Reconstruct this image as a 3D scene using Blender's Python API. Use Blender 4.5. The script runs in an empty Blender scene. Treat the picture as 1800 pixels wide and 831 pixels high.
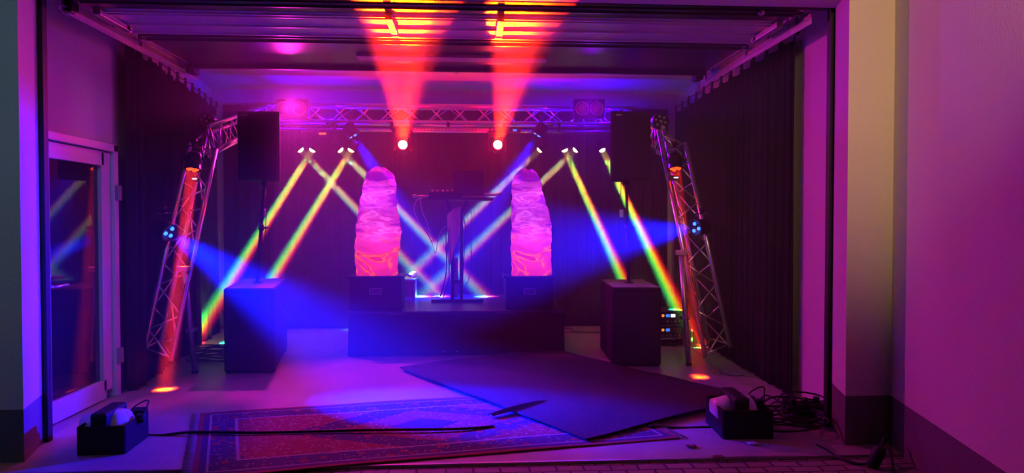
import bpy, bmesh, math, random
from mathutils import Vector, Matrix, Quaternion
R = math.radians
random.seed(7)
sc = bpy.context.scene
C = sc.collection

# ------------------------------------------------------------------ camera
F = 1200.0                                   # focal length in pixels of the 1800x831 frame
CAM = Vector((0, 0, 1.5))
YAW, PITCH = math.atan(75 / F), math.atan(25.5 / F)
cd = bpy.data.cameras.new('camera'); cam = bpy.data.objects.new('camera', cd); C.objects.link(cam)
cd.sensor_width = 36; cd.lens = 36 * F / 1800; cd.clip_start = 0.05
cam.location = CAM
cam.rotation_euler = (R(90) - PITCH, 0, -YAW)
sc.camera = cam
CROT = cam.rotation_euler.to_matrix()
def ray(px, py): return (CROT @ Vector(((px - 900) / F, (415.5 - py) / F, -1))).normalized()
def at(px, py, Y):                           # point on the depth plane y = Y
    d = ray(px, py); return CAM + d * (Y / d.y)
def gr(px, py, z=0.0):                       # point on the level z
    d = ray(px, py); return CAM + d * ((z - CAM.z) / d.z)

# ------------------------------------------------------------------ view, world
sc.view_settings.view_transform = 'Standard'; sc.view_settings.look = 'None'
sc.view_settings.gamma = 1; sc.view_settings.use_curve_mapping = False
sc.view_settings.exposure = 0.0
sc.cycles.max_bounces = 5; sc.cycles.diffuse_bounces = 3; sc.cycles.glossy_bounces = 2
sc.cycles.transmission_bounces = 4; sc.cycles.volume_bounces = 0; sc.cycles.transparent_max_bounces = 8
sc.cycles.use_denoising = True
# overall strengths of the groups of lamps
HAZE = .045; BP = 108000; BCORE = 4.0; KRED = 175; KBLUE = 26; KLEG = .06; KLBLUE = 62; WASH = 250; FL = 2.2; KUP = 17; HALO = 36
sc.cycles.sample_clamp_indirect = 10
sc.cycles.caustics_reflective = False; sc.cycles.caustics_refractive = False
w = bpy.data.worlds.new('world'); sc.world = w; w.use_nodes = True
bg = w.node_tree.nodes['Background']
bg.inputs[0].default_value = (0.45, 0.75, 1.0, 1); bg.inputs[1].default_value = 0.010

BLUE = (0.0, 0.004, 1.0); RED = (1.0, 0.02, 0.0)

def light(kind, name, loc, d=None, color=(1, 1, 1), power=10, angle=40, blend=0.3, radius=0.03, size=1, xdir=None, parent=None):
    L = bpy.data.lights.new(name, kind); L.color = color; L.energy = power
    if kind == 'SPOT': L.spot_size = R(angle); L.spot_blend = blend
    if kind in ('SPOT', 'POINT'): L.shadow_soft_size = radius
    if kind == 'AREA': L.shape = 'DISK'; L.size = size; L.spread = R(angle)
    o = bpy.data.objects.new(name, L); C.objects.link(o)
    if d is not None:
        z = -Vector(d).normalized()
        x = Vector(xdir) if xdir is not None else Vector((1, 0, 0.01))
        x = (x - z * x.dot(z)).normalized(); y = z.cross(x)
        o.rotation_euler = Matrix((x, y, z)).transposed().to_euler()
    o.location = loc
    if parent is not None: o.parent = parent; o.location = Vector(loc) - parent.location
    return o

# street light outside, behind the viewer: dim warm glow on the front of the building
light('SPOT', 'street_light', (1.55, 0.7, 3.4), Vector((2.72, 4.5, 2.6)) - Vector((1.55, 0.7, 3.4)), (1.0, 0.52, 0.26), 330, 50, 1.0, 0.12)
light('SPOT', 'added_teal_fill', (-1.5, 0.5, 4.2), Vector((-3.6, 4.4, 1.9)) - Vector((-1.5, 0.5, 4.2)), (0.35, 0.68, 1.0), 95, 50, 1.0, 0.3)  # unseen cool lamp added to brighten the left front wall

# ------------------------------------------------------------------ materials
MATS = {}
def mat(name, col, rough=0.6, metal=0.0, emit=None, estr=0, noise=None, bump=None, spec=0.5, coat=0):
    if name in MATS: return MATS[name]
    m = bpy.data.materials.new(name); m.use_nodes = True; MATS[name] = m
    nt = m.node_tree; b = nt.nodes['Principled BSDF']
    b.inputs['Base Color'].default_value = (*col, 1); b.inputs['Roughness'].default_value = rough
    b.inputs['Metallic'].default_value = metal; b.inputs['Specular IOR Level'].default_value = spec
    b.inputs['Coat Weight'].default_value = coat
    if emit: b.inputs['Emission Color'].default_value = (*emit, 1); b.inputs['Emission Strength'].default_value = estr
    tc = nt.nodes.new('ShaderNodeTexCoord')
    if noise:                                # (scale, second colour, detail)
        n = nt.nodes.new('ShaderNodeTexNoise'); n.inputs['Scale'].default_value = noise[0]; n.inputs['Detail'].default_value = 6
        r = nt.nodes.new('ShaderNodeValToRGB'); r.color_ramp.elements[0].color = (*col, 1); r.color_ramp.elements[1].color = (*noise[1], 1)
        r.color_ramp.elements[0].position = .35; r.color_ramp.elements[1].position = .7
        nt.links.new(tc.outputs['Object'], n.inputs['Vector']); nt.links.new(n.outputs[0], r.inputs[0]); nt.links.new(r.outputs[0], b.inputs['Base Color'])
    if bump:                                 # (scale, strength)
        n2 = nt.nodes.new('ShaderNodeTexNoise'); n2.inputs['Scale'].default_value = bump[0]; n2.inputs['Detail'].default_value = 4
        bp = nt.nodes.new('ShaderNodeBump'); bp.inputs['Strength'].default_value = bump[1]; bp.inputs['Distance'].default_value = .01
        nt.links.new(tc.outputs['Object'], n2.inputs['Vector']); nt.links.new(n2.outputs[0], bp.inputs['Height']); nt.links.new(bp.outputs[0], b.inputs['Normal'])
    return m
plaster = mat('white_plaster', (.72, .70, .66), .75, noise=(1.2, (.66, .63, .58)), bump=(60, .25))
plinth = mat('grey_plinth_paint', (.16, .155, .15), .7, noise=(3, (.13, .125, .12)), bump=(60, .25))
concrete = mat('concrete', (.42, .40, .38), .42, noise=(2.5, (.33, .31, .30)), bump=(18, .12))
ceilm = mat('ceiling_paint', (.60, .60, .60), .7, noise=(1.5, (.54, .54, .54)))
black_cloth = mat('black_cloth', (.012, .011, .012), .95, spec=.1, noise=(6, (.02, .018, .02)))
black_vinyl = mat('black_paint', (.018, .018, .02), .8, bump=(150, .15), spec=.2)
black_metal = mat('black_metal', (.02, .02, .022), .35, .3)
rubber = mat('black_rubber', (.012, .012, .012), .6)
alu = mat('aluminium', (.80, .80, .82), .28, .9)
steel = mat('galvanised_steel', (.55, .55, .57), .38, .85, noise=(9, (.45, .45, .47)))
white_frame = mat('white_door_frame', (.75, .75, .74), .35)
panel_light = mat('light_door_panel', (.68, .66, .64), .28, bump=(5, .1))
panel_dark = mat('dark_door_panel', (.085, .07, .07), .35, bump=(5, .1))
grey_plastic = mat('grey_plastic', (.30, .30, .31), .5)
grille = mat('black_grille', (.015, .015, .016), .5, .2, bump=(400, .5))
label_m = mat('pale_label', (.55, .50, .50), .5)
cable_m = mat('black_cable', (.013, .013, .014), .45)
wcable_m = mat('white_cable', (.6, .6, .6), .5)
wood_top = mat('pale_wooden_lid', (.20, .18, .16), .7, noise=(8, (.16, .14, .12)))
towel_m = mat('pale_towel', (.75, .66, .60), .9, bump=(120, .6))
lens_grey = mat('grey_lens', (.45, .42, .42), .15, .6)

def emat(name, col, s):
    if name in MATS: return MATS[name]
    m = bpy.data.materials.new(name); m.use_nodes = True; MATS[name] = m
    nt = m.node_tree; nt.nodes.clear(); o = nt.nodes.new('ShaderNodeOutputMaterial'); e = nt.nodes.new('ShaderNodeEmission')
    e.inputs[0].default_value = (*col, 1); e.inputs[1].default_value = s; nt.links.new(e.outputs[0], o.inputs[0]); return m
e_warm = emat('lit_warm_lens', (1, .85, .35), 6)
e_red = emat('lit_red_led', (1, .045, .006), 4)
e_blue = emat('lit_blue_led', (.02, .10, 1), 6)
e_hot = emat('lit_white_hot_lens', (1, .85, .5), 12)
e_white = emat('lit_display_white', (.7, .85, 1), 2)
e_sblue = emat('lit_display_blue', (.02, .15, 1), 1.8)
e_orange = emat('lit_indicator_orange', (1, .25, .05), 1.2)

# ------------------------------------------------------------------ mesh builder
class MB:
    def __init__(s): s.v = []; s.f = []; s.mi = []; s.cur = 0; s.sm = []
    def add(s, vs, fs, smooth=False):
        n = len(s.v); s.v += [Vector(v) for v in vs]
        for f in fs: s.f.append([i + n for i in f]); s.mi.append(s.cur); s.sm.append(smooth)
        return s
    def box(s, c, size, rot=0.0, M=None):
        c = Vector(c); h = Vector(size) / 2
        Q = M if M is not None else Matrix.Rotation(rot, 3, 'Z')
        vs = [c + Q @ Vector((x * h.x, y * h.y, z * h.z)) for x in (-1, 1) for y in (-1, 1) for z in (-1, 1)]
        return s.add(vs, [(0, 1, 3, 2), (4, 6, 7, 5), (0, 4, 5, 1), (2, 3, 7, 6), (0, 2, 6, 4), (1, 5, 7, 3)])
    def hexa(s, b, t):                       # bottom four and top four corners, same order (counter-clockwise seen from above)
        return s.add(list(b) + list(t), [(3, 2, 1, 0), (4, 5, 6, 7), (0, 1, 5, 4), (1, 2, 6, 5), (2, 3, 7, 6), (3, 0, 4, 7)])
    def tube(s, pts, r, n=8, cap=True, hollow=False):
        pts = [Vector(p) for p in pts]; vs = []; fs = []; N = None
        for i, p in enumerate(pts):
            t = ((pts[min(i + 1, len(pts) - 1)] - pts[max(i - 1, 0)])).normalized()
            if N is None: N = t.orthogonal().normalized()
            else: N = (N - t * N.dot(t)).normalized()
            B = t.cross(N); rr = r[i] if isinstance(r, (list, tuple)) else r
            for k in range(n):
                a = 2 * math.pi * k / n; vs.append(p + (N * math.cos(a) + B * math.sin(a)) * rr)
        for i in range(len(pts) - 1):
            for k in range(n):
                a, b = i * n + k, i * n + (k + 1) % n; fs.append((a, b, b + n, a + n))
        if cap:
            fs.append(tuple(range(n))[::-1]); fs.append(tuple(range((len(pts) - 1) * n, len(pts) * n)))
        s.add(vs, fs[:-2] if cap else fs, True)
        if cap:
            b0 = len(s.v) - len(vs)
            for f in fs[-2:]: s.f.append([i + b0 for i in f]); s.mi.append(s.cur); s.sm.append(False)
        return s
    def lathe(s, prof, o, d, n=20, smooth=True):   # prof: (radius, distance along d)
        o = Vector(o); d = Vector(d).normalized(); N = d.orthogonal().normalized(); B = d.cross(N); vs = []; fs = []
        for (r, h) in prof:
            for k in range(n):
                a = 2 * math.pi * k / n; vs.append(o + d * h + (N * math.cos(a) + B * math.sin(a)) * max(r, 1e-4))
        for i in range(len(prof) - 1):
            for k in range(n):
                a, b = i * n + k, i * n + (k + 1) % n; fs.append((a, b, b + n, a + n))
        fs.append(tuple(range(n))[::-1]); fs.append(tuple(range((len(prof) - 1) * n, len(prof) * n)))
        return s.add(vs, fs, smooth)
    def disc(s, c, d, r, t=.004, n=16): return s.lathe([(r, 0), (r, t)], c, d, n, False)
    def grid(s, fn, nu, nv, smooth=True, wrap=False):
        vs = [fn(i / nu, j / nv) for j in range(nv + 1) for i in range(nu + 1)]; q = nu + 1
        return s.add(vs, [(j * q + i, j * q + i + 1, (j + 1) * q + i + 1, (j + 1) * q + i) for j in range(nv) for i in range(nu)], smooth)
    def build(s, name, m, parent=None, bevel=0, solid=0, base=None):
        me = bpy.data.meshes.new(name)
        loc = parent_world(parent) if parent is not None else (Vector(base) if base is not None else s.base())
        me.from_pydata([tuple(v - loc) for v in s.v], [], s.f)
        for mm in (m if isinstance(m, (list, tuple)) else [m]): me.materials.append(mm)
        me.polygons.foreach_set('material_index', s.mi); me.polygons.foreach_set('use_smooth', s.sm)
        me.update()
        b = bmesh.new(); b.from_mesh(me); bmesh.ops.recalc_face_normals(b, faces=b.faces); b.to_mesh(me); b.free()
        o = bpy.data.objects.new(name, me); C.objects.link(o)
        if parent is not None: o.parent = parent
        else: o.location = loc
        if bevel:
            k = o.modifiers.new('bevel', 'BEVEL'); k.width = bevel; k.segments = 2; k.limit_method = 'ANGLE'; k.angle_limit = R(50)
        if solid:
            k = o.modifiers.new('solid', 'SOLIDIFY'); k.thickness = solid; k.offset = 0
        return o
    def base(s):
        xs = [v.x for v in s.v]; ys = [v.y for v in s.v]; zs = [v.z for v in s.v]
        return Vector(((min(xs) + max(xs)) / 2, (min(ys) + max(ys)) / 2, min(zs)))
def parent_world(p):
    v = Vector((0, 0, 0))
    while p is not None: v += p.location; p = p.parent
    return v
def thing(name, label, cat, loc=(0, 0, 0), group=None):
    o = bpy.data.objects.new(name, None); C.objects.link(o); o.location = loc; o.empty_display_size = .1
    o['label'] = label; o['category'] = cat
    if group: o['group'] = group
    return o
def tag(o, label, cat, group=None, kind=None):
    o['label'] = label; o['category'] = cat
    if group: o['group'] = group
    if kind: o['kind'] = kind
    return o
def struct(o, label=None, cat=None):
    o['kind'] = 'structure'
    if label: o['label'] = label; o['category'] = cat
    return o
def smooth_path(pts, k=6):                    # Catmull-Rom through the points
    pts = [Vector(p) for p in pts]; out = []
    P = [pts[0] * 2 - pts[1]] + pts + [pts[-1] * 2 - pts[-2]]
    for i in range(1, len(P) - 2):
        for j in range(k):
            t = j / k; a, b, c, d = P[i - 1], P[i], P[i + 1], P[i + 2]
            out.append(.5 * ((2 * b) + (c - a) * t + (2 * a - 5 * b + 4 * c - d) * t * t + (3 * b - a - 3 * c + d) * t ** 3))
    out.append(pts[-1]); return out
def cable(name, pts, r, label, cat='cable', m=None, group=None, parent=None):
    b = MB().tube(smooth_path(pts), r, 6)
    o = b.build(name, m or cable_m, parent)
    if parent is None: tag(o, label, cat, group)
    return o

# ================================================================== SETTING
XL, XR, YB, ZC = -3.08, 2.78, 9.85, 3.36      # inner faces
def WL(y): return XL - .115 * (y - 5.2)       # the side walls spread a little towards the rear
def WR(y): return XR + .06 * (y - 5.2)
YO = 4.78                                      # plane of the opening
PZ = .33                                       # height of the painted plinth
struct(MB().box((-.15, 7.1, -.1), (7.4, 5.75, .2)).build('floor', concrete), 'smooth grey concrete garage floor slab', 'floor')
# paving in front of the slab
pv = bpy.data.materials.new('cobble_paving'); pv.use_nodes = True; nt = pv.node_tree; bs = nt.nodes['Principled BSDF']
tc = nt.nodes.new('ShaderNodeTexCoord'); nz = nt.nodes.new('ShaderNodeTexNoise'); nz.inputs['Scale'].default_value = 5
mx = nt.nodes.new('ShaderNodeVectorMath'); mx.operation = 'MULTIPLY_ADD'; mx.inputs[1].default_value = (.04, .04, 0)
br = nt.nodes.new('ShaderNodeTexBrick'); br.inputs['Scale'].default_value = 1; br.inputs['Brick Width'].default_value = .17; br.inputs['Row Height'].default_value = .09
br.inputs['Mortar Size'].default_value = .007; br.inputs['Color1'].default_value = (.30, .27, .25, 1); br.inputs['Color2'].default_value = (.22, .20, .19, 1); br.inputs['Mortar'].default_value = (.03, .028, .025, 1)
bp = nt.nodes.new('ShaderNodeBump'); bp.inputs['Strength'].default_value = .8; bp.inputs['Distance'].default_value = .02; bp.invert = True
nt.links.new(tc.outputs['Object'], nz.inputs['Vector']); nt.links.new(nz.outputs['Color'], mx.inputs[0]); nt.links.new(tc.outputs['Object'], mx.inputs[2])
nt.links.new(mx.outputs[0], br.inputs['Vector']); nt.links.new(br.outputs['Color'], bs.inputs['Base Color']); nt.links.new(br.outputs['Fac'], bp.inputs['Height']); nt.links.new(bp.outputs[0], bs.inputs['Normal']); bs.inputs['Roughness'].default_value = .7
struct(MB().box((-.3, .6, -.115), (13, 7.22, .2)).build('ground', pv), 'small cobble paving in front of the garage slab', 'ground')
def wall(name, blocks, label):
    b = MB()
    for (x0, x1, y0, y1, z0, z1) in blocks:
        if z0 < PZ < z1:
            b.cur = 1; b.box(((x0 + x1) / 2, (y0 + y1) / 2, (z0 + PZ) / 2), (x1 - x0, y1 - y0, PZ - z0))
            b.cur = 0; b.box(((x0 + x1) / 2, (y0 + y1) / 2, (PZ + z1) / 2), (x1 - x0, y1 - y0, z1 - PZ))
        else: b.cur = 0; b.box(((x0 + x1) / 2, (y0 + y1) / 2, (z0 + z1) / 2), (x1 - x0, y1 - y0, z1 - z0))
    return struct(b.build(name, [plaster, plinth]), label, 'wall')
# left inner wall with the opening of the glass door (door from y 5.02 to 6.15)
DY0, DY1, DZ = 5.02, 6.12, 2.16
WL_ = WL
def WL(y): return XL if y <= 6.12 else XL - .14 * (y - 6.12)
def slab(b, xf, y0, y1, z0, z1, s, th=.2):
    a, c = xf(y0), xf(y1); q = [V3(a, y0), V3(c, y1), V3(c + s * th, y1), V3(a + s * th, y0)]
    if s < 0: q = q[::-1]
    return b.hexa([Vector((x, y, z0)) for x, y in q][::-1] if s > 0 else [Vector((x, y, z0)) for x, y in q], [Vector((x, y, z1)) for x, y in q][::-1] if s > 0 else [Vector((x, y, z1)) for x, y in q])
def V3(x, y): return (x, y)
CX = lambda y: XL
b = MB(); slab(b, CX, 4.8, DY0, 0, 3.4, -1); slab(b, WL, DY1, YB, 0, 3.4, -1); slab(b, CX, DY0, DY1, DZ, 3.4, -1)
struct(b.build('wall_left', plaster), 'white plastered inner side wall with the glass door', 'wall')
struct(slab(MB(), WR, 4.8, YB, 0, 3.4, 1).build('wall_right', plaster), 'white plastered inner side wall behind the black curtain', 'wall')
struct(MB().box((-.15, YB + .1, 1.7), (7.4, .2, 3.4)).build('wall_back', plaster), 'rear wall of the garage behind the black backdrop', 'wall')
struct(MB().box((-.15, 7.3, ZC + .1), (7.4, 5.4, .2)).build('ceiling', ceilm), 'pale flat garage ceiling', 'ceiling')
# facade piers either side of the opening, and the lintel
JL0, JL1 = at(38, 500, 4.42).x, at(68, 500, 4.78).x
JR0, JR1 = at(1466, 500, 4.78).x, at(1488, 500, 4.42).x
def pier(name, pts, label):
    b = MB(); b.cur = 1
    b.hexa([Vector((x, y, -.02)) for x, y in pts], [Vector((x, y, PZ)) for x, y in pts]); b.cur = 0
    b.hexa([Vector((x, y, PZ)) for x, y in pts], [Vector((x, y, 5.2)) for x, y in pts])
    return struct(b.build(name, [plaster, plinth]), label, 'wall')
pier('wall_front_left', [(-8, 4.42), (JL0, 4.42), (JL1, 4.80), (-8, 4.80)], 'front wall left of the opening with grey painted plinth')
XE = at(1568, 500, 4.42).x
pier('wall_front_right', [(JR1, 4.42), (XE, 4.42), (XE + .3, 4.80), (JR0, 4.80)], 'narrow olive front pier right of the opening')
g1 = gr(1770, 831, PZ); dX = (g1 - Vector((XE, 4.42, PZ))); far = Vector((XE, 4.42, PZ)) + dX * 4.2
pier('wall_outer_right', [(far.x, far.y), (far.x + .4, far.y), (XE + .5, 4.80), (XE, 4.42)], 'long outer wall running towards the viewer with dark plinth')
zl = at(900, 1, 4.78).z
struct(MB().box((-.2, 4.62, (zl + 5.2) / 2 + .0), (JR0 - JL1 + .5, .36, 5.2 - zl)).build('wall_front_lintel', plaster), 'wall above the garage opening', 'wall')
struct(MB().box((JL1 + .015, 4.83, zl / 2), (.035, .05, zl)).build('trim_1', rubber), 'black rubber seal beside the door jamb on the left', 'trim')
struct(MB().box((JR0 - .012, 4.83, zl / 2), (.035, .05, zl)).build('trim_2', rubber), 'black rubber seal beside the door jamb on the right', 'trim')
struct(MB().box(((JL1 + JR0) / 2, 4.83, zl + .012), (JR0 - JL1, .05, .03)).build('trim_3', rubber), 'black rubber seal along the lintel', 'trim')
struct(MB().box((-.25, 4.225, -.012), (JR1 - JL0 - .05, .02, .03)).build('trim_4', steel), 'metal edge between slab and paving', 'trim')
# inner return walls filling the gap between pier and side walls
struct(MB().box(((XL - .2 + JL1) / 2 - .01, 4.86, 1.7), (JL1 - XL + .18, .1, 3.4)).build('wall_return_left', plaster), 'short white return between jamb and glass door', 'wall')
struct(MB().box(((JR0 + XR + .2) / 2 + .01, 4.86, 1.7), (XR + .2 - JR0, .1, 3.4)).build('wall_return_right', plaster), 'short white return beside the right jamb', 'wall')
# glass door
d = MB()
dr = bpy.data.objects.new('door_1', None); C.objects.link(dr); dr.location = (XL, DY0, 0); dr['kind'] = 'structure'; dr['label'] = 'white framed glass door in the side wall'; dr['category'] = 'door'
fx = XL - .02
fr = MB().box((fx, DY0 + .035, DZ / 2), (.14, .07, DZ)).box((fx, DY1 - .035, DZ / 2), (.14, .07, DZ)).box((fx, (DY0 + DY1) / 2, DZ - .03), (.14, DY1 - DY0, .06)).build('door_frame', white_frame, dr, .004)
lf = MB(); ly0, ly1 = DY0 + .075, DY1 - .075
lf.box((fx + .01, ly0 + .05, DZ / 2), (.06, .10, DZ - .15)).box((fx + .01, ly1 - .07, DZ / 2), (.06, .14, DZ - .15))
lf.box((fx + .01, (ly0 + ly1) / 2, DZ - .13), (.06, ly1 - ly0 - .2, .12)).box((fx + .01, (ly0 + ly1) / 2, .09), (.06, ly1 - ly0 - .2, .16))
lf.build('door_leaf', white_frame, dr, .004)
gm = mat('dark_glass', (.02, .022, .026), .03, spec=.9)
MB().box((fx, (ly0 + ly1) / 2, DZ / 2), (.012, ly1 - ly0 - .22, DZ - .32)).build('glass', gm, dr)
h = MB().tube([(fx + .03, ly0 + .05, 1.03), (fx + .10, ly0 + .05, 1.03), (fx + .105, ly0 + .065, 1.03), (fx + .105, ly0 + .2, 1.03)], .011, 8)
h.box((fx + .045, ly0 + .05, 1.03), (.015, .035, .12)).build('handle', alu, dr)
MB().lathe([(.02, 0), (.02, .012)], (fx + .04, ly0 + .05, .88), (1, 0, 0)).build('lock_cylinder', black_metal, dr)
for z in (.35, 1.75): MB().box((XL + .065, DY1 - .04, z), (.04, .05, .13)).build('hinge', grey_plastic, dr, .005)
# dark room seen through the door is closed off by the glass

# ------------------------------------------------------------------ haze filling the room
hz = bpy.data.materials.new('haze'); hz.use_nodes = True; hz.cycles.volume_sampling = 'EQUIANGULAR'; nt = hz.node_tree; nt.nodes.clear()
o_ = nt.nodes.new('ShaderNodeOutputMaterial'); vs_ = nt.nodes.new('ShaderNodeVolumeScatter')
vs_.inputs['Color'].default_value = (1, 1, 1, 1); vs_.inputs['Density'].default_value = HAZE; vs_.inputs['Anisotropy'].default_value = .15
nt.links.new(vs_.outputs[0], o_.inputs['Volume'])
hq = [(XL + .01, 4.95), (WR(4.95) - .01, 4.95), (WR(YB) - .01, YB - .02), (WL(YB) + .01, YB - .02), (XL + .01, 6.12)]
haze = MB().add([(x, y, .01) for x, y in hq] + [(x, y, ZC - .01) for x, y in hq], [(4, 3, 2, 1, 0), (5, 6, 7, 8, 9)] + [(i, (i + 1) % 5, (i + 1) % 5 + 5, i + 5) for i in range(5)]).build('haze', hz)
tag(haze, 'thin stage haze filling the garage', 'haze', kind='stuff')

# ================================================================== GARAGE HARDWARE
gd = thing('sectional_door', 'raised sectional garage door lying flat under the ceiling', 'garage door', (-.2, 5.9, 3.03))
gx0, gx1 = -2.72, 2.42
def gsec(name, y0, y1, m, ribs):
    b = MB().box(((gx0 + gx1) / 2, (y0 + y1) / 2, 3.065), (gx1 - gx0, y1 - y0, .04))
    for r in ribs: b.box(((gx0 + gx1) / 2, r, 3.04), (gx1 - gx0, .022, .02))
    return b.build(name, m, gd, .004)
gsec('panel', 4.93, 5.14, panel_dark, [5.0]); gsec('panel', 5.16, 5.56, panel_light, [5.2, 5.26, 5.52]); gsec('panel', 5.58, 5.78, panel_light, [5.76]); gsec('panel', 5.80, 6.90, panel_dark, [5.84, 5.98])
MB().box(((gx0 + gx1) / 2, 6.91, 3.06), (gx1 - gx0, .035, .11)).build('bottom_seal', rubber, gd)
hp = at(796, 104, 6.44)
MB().box((hp.x, 6.44, 3.03), (1.76, .17, .03)).build('handle_plate', grey_plastic, gd, .004)
for x in (gx0 + .04, at(685, 20, 5.2).x, at(880, 20, 5.2).x, gx1 - .04):
    MB().box((x, 5.35, 3.02), (.05, .44, .05)).build('strut', steel, gd, .003)
    MB().box((x, 5.57, 3.015), (.05, .09, .035)).lathe([(.012, 0), (.012, .05)], (x - .025, 5.57, 3.0), (1, 0, 0)).build('hinge', steel, gd)
for sx, gx in ((-1, gx0), (1, gx1)):
    for y in (5.0, 5.57, 6.0, 6.85):
        MB().lathe([(.008, 0), (.008, .05), (.024, .05), (.024, .07)], (gx, y, 3.05), (sx, 0, 0), 12).build('roller', grey_plastic, gd)
def rail(name, x, label):
    t = thing('door_track', label, 'garage door track', (x, 6.0, 2.98))
    b = MB().box((x, 6.1, 3.02), (.004, 2.4, .13)).box((x - .012 * (1 if x > 0 else -1), 6.1, 2.99), (.028, 2.4, .004)).box((x - .012 * (1 if x > 0 else -1), 6.1, 3.052), (.028, 2.4, .004))
    b.build('track', steel, t)
    for y in (5.15, 6.1, 7.15):
        s = 1 if x > 0 else -1
        MB().box((x + s * .01, y, 3.20), (.03, .035, .32)).box((x - s * .0, y, 3.04), (.03, .07, .09)).build('bracket', steel, t)
    return t
rail('t', gx0 - .09, 'steel garage door track above the left black curtain'); rail('t', gx1 + .09, 'steel garage door track above the right black curtain')
for s, x, lb in ((-1, gx0 - .02, 'dark cable drum box at the end of the left door track'), (1, gx1 - .05, 'dark cable drum box at the end of the right door track')):
    t = thing('drum_bracket', lb, 'bracket', (x, 7.0, 2.9))
    MB().box((x, 7.0, 3.16), (.08, .14, .38)).build('plate', black_metal, t, .004)
    MB().lathe([(.05, 0), (.05, .01), (.032, .012), (.032, .05), (.05, .052), (.05, .06)], (x - .1 * s, 7.0, 3.13), (1, 0, 0)).build('drum', steel, t)
    MB().tube([(x, 6.95, 3.02), (x - .25 * s, 6.9, 3.2)], .008, 6).build('cable', steel, t)
# torsion spring shaft right behind the lintel
t = thing('spring_shaft', 'steel torsion spring shaft with springs behind the lintel', 'spring shaft', (-.2, 4.98, 3.18))
MB().tube([(-2.8, 4.99, 3.2), (2.45, 4.99, 3.2)], .014).build('shaft', steel, t)
for x0, x1 in ((-2.3, -1.2), (.9, 2.0)):
    MB().tube([(x0 + (x1 - x0) * i / 400, 4.99 + .035 * math.cos(i * .7), 3.2 + .035 * math.sin(i * .7)) for i in range(401)], .005, 5).build('spring', steel, t)
for x in (-2.75, -.2, 2.4): MB().box((x, 4.93, 3.22), (.06, .04, .22)).build('bearing_plate', steel, t)
# small black sensors hanging by the opening
for px, py, Y, lb in ((118, 8, 5.0, 'small black motion sensor box at the top of the white wall above the glass door'), (1337, 8, 4.95, 'small black roller bracket under the lintel near the right jamb')):
    p = at(px, py, Y); t = thing('sensor_box', lb, 'sensor', p)
    MB().box(p + Vector((0, 0, 0)), (.09, .07, .12)).build('housing', black_metal, t, .01)
    MB().lathe([(.03, 0), (.026, .015), (0.004, .025)], p + Vector((0, -.01, -.055)), (0, -.4, -1)).build('lens', lens_grey, t)
    MB().box(p + Vector((0, .02, .15)), (.03, .03, .2)).build('arm', steel, t)
# ceiling hooks
for px, hl in ((473, 'leftmost of the three, above the left loudspeaker'), (640, 'the middle one of the three'), (803, 'the right one, between the red beams')):
    p = at(px, 122, 8.2); p.z = ZC
    b = MB().lathe([(.03, 0), (.03, .012), (.01, .02), (.01, .04)], p, (0, 0, -1), 10)
    b.tube([p + Vector((.028 * math.cos(a), 0, -.066 - .028 * math.sin(a))) for a in [i * math.pi / 8 - math.pi / 2 for i in range(15)]], .006, 6)
    tag(b.build('ceiling_hook', steel), 'small steel hook in the pale ceiling, ' + hl, 'hook', 'ceiling hooks')
# conduit and light switches on the left wall
t = thing('conduit', 'thin grey cable conduit running down the wall beside the glass door', 'conduit', (XL + .02, 4.97, 1.9))
a0, a1 = at(79, 0, 4.97), at(88, 318, 4.97); cx = XL + .02
cy0 = 4.955
MB().tube([(cx, cy0, 3.3), (cx, cy0, 1.80)], .012).build('pipe', grey_plastic, t)
for z in (2.1, 2.75): MB().box((cx, cy0, z), (.035, .03, .02)).build('clip', grey_plastic, t)
t = thing('switch_box', 'grey surface box with three stacked switches beside the glass door', 'switch', (XL + .03, cy0, 1.5))
MB().box((XL + .03, cy0, 1.63), (.055, .085, .33)).build('housing', grey_plastic, t, .008)
for i in range(3): MB().box((XL + .065, cy0 + .01, 1.525 + i * .105), (.025, .055, .07)).build('rocker', white_frame, t, .006)

# ================================================================== CURTAINS
def curtain(name, p0, p1, ztop, sags, label, folds=26, amp=.035, zbot=.01, bulge=None):
    p0, p1 = Vector(p0), Vector(p1); L = (p1 - p0); n = Vector((-L.y, L.x, 0)).normalized()
    rnd = random.Random(hash(label) % 1000 if False else len(label)); ph = [rnd.uniform(0, 6.28) for _ in range(4)]
    def fn(u, v):
        sag = .0
        if sags: sag = abs(math.sin(u * math.pi * sags)) ** .7 * .055
        z = zbot + (ztop - sag * 1.0 - zbot) * v
        k = amp * (.55 + .45 * (1 - v)) * (math.sin(u * folds * 6.28 + ph[0]) + .5 * math.sin(u * folds * 2.3 * 6.28 + ph[1] + 1.2 * (1 - v)) + .6 * math.sin(u * 7 * 6.28 + ph[2] + v))
        q = p0 + L * u + n * k
        if bulge: q += n * bulge(u, v)
        return Vector((q.x, q.y, z))
    b = MB().grid(fn, int(folds * 14), 26)
    root = thing('curtain', label, 'curtain', ((p0.x + p1.x) / 2, (p0.y + p1.y) / 2, zbot), 'black stage curtains')
    b.build('drape', black_cloth, root, solid=.004)
    if sags:
        rope = [p0 + L * (i / 40) + Vector((0, 0, ztop + .045 - p0.z - .02 * abs(math.sin(i / 40 * math.pi * 5)))) for i in range(41)]
        MB().tube(rope, .006, 6).build('wire', rubber, root)
        for i in range(sags + 1):
            q = p0 + L * (i / sags); q.z = ztop
            MB().box(q + Vector((0, 0, .02)), (.02, .035, .09)).build('clip', rubber, root)
    return root
curtain('c', (WL(6.2) + .11, 6.2, 0), (WL(YB - .25) + .12, YB - .25, 0), 3.08, 11, 'black curtain hung along the left wall beyond the glass door', 22)
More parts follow.
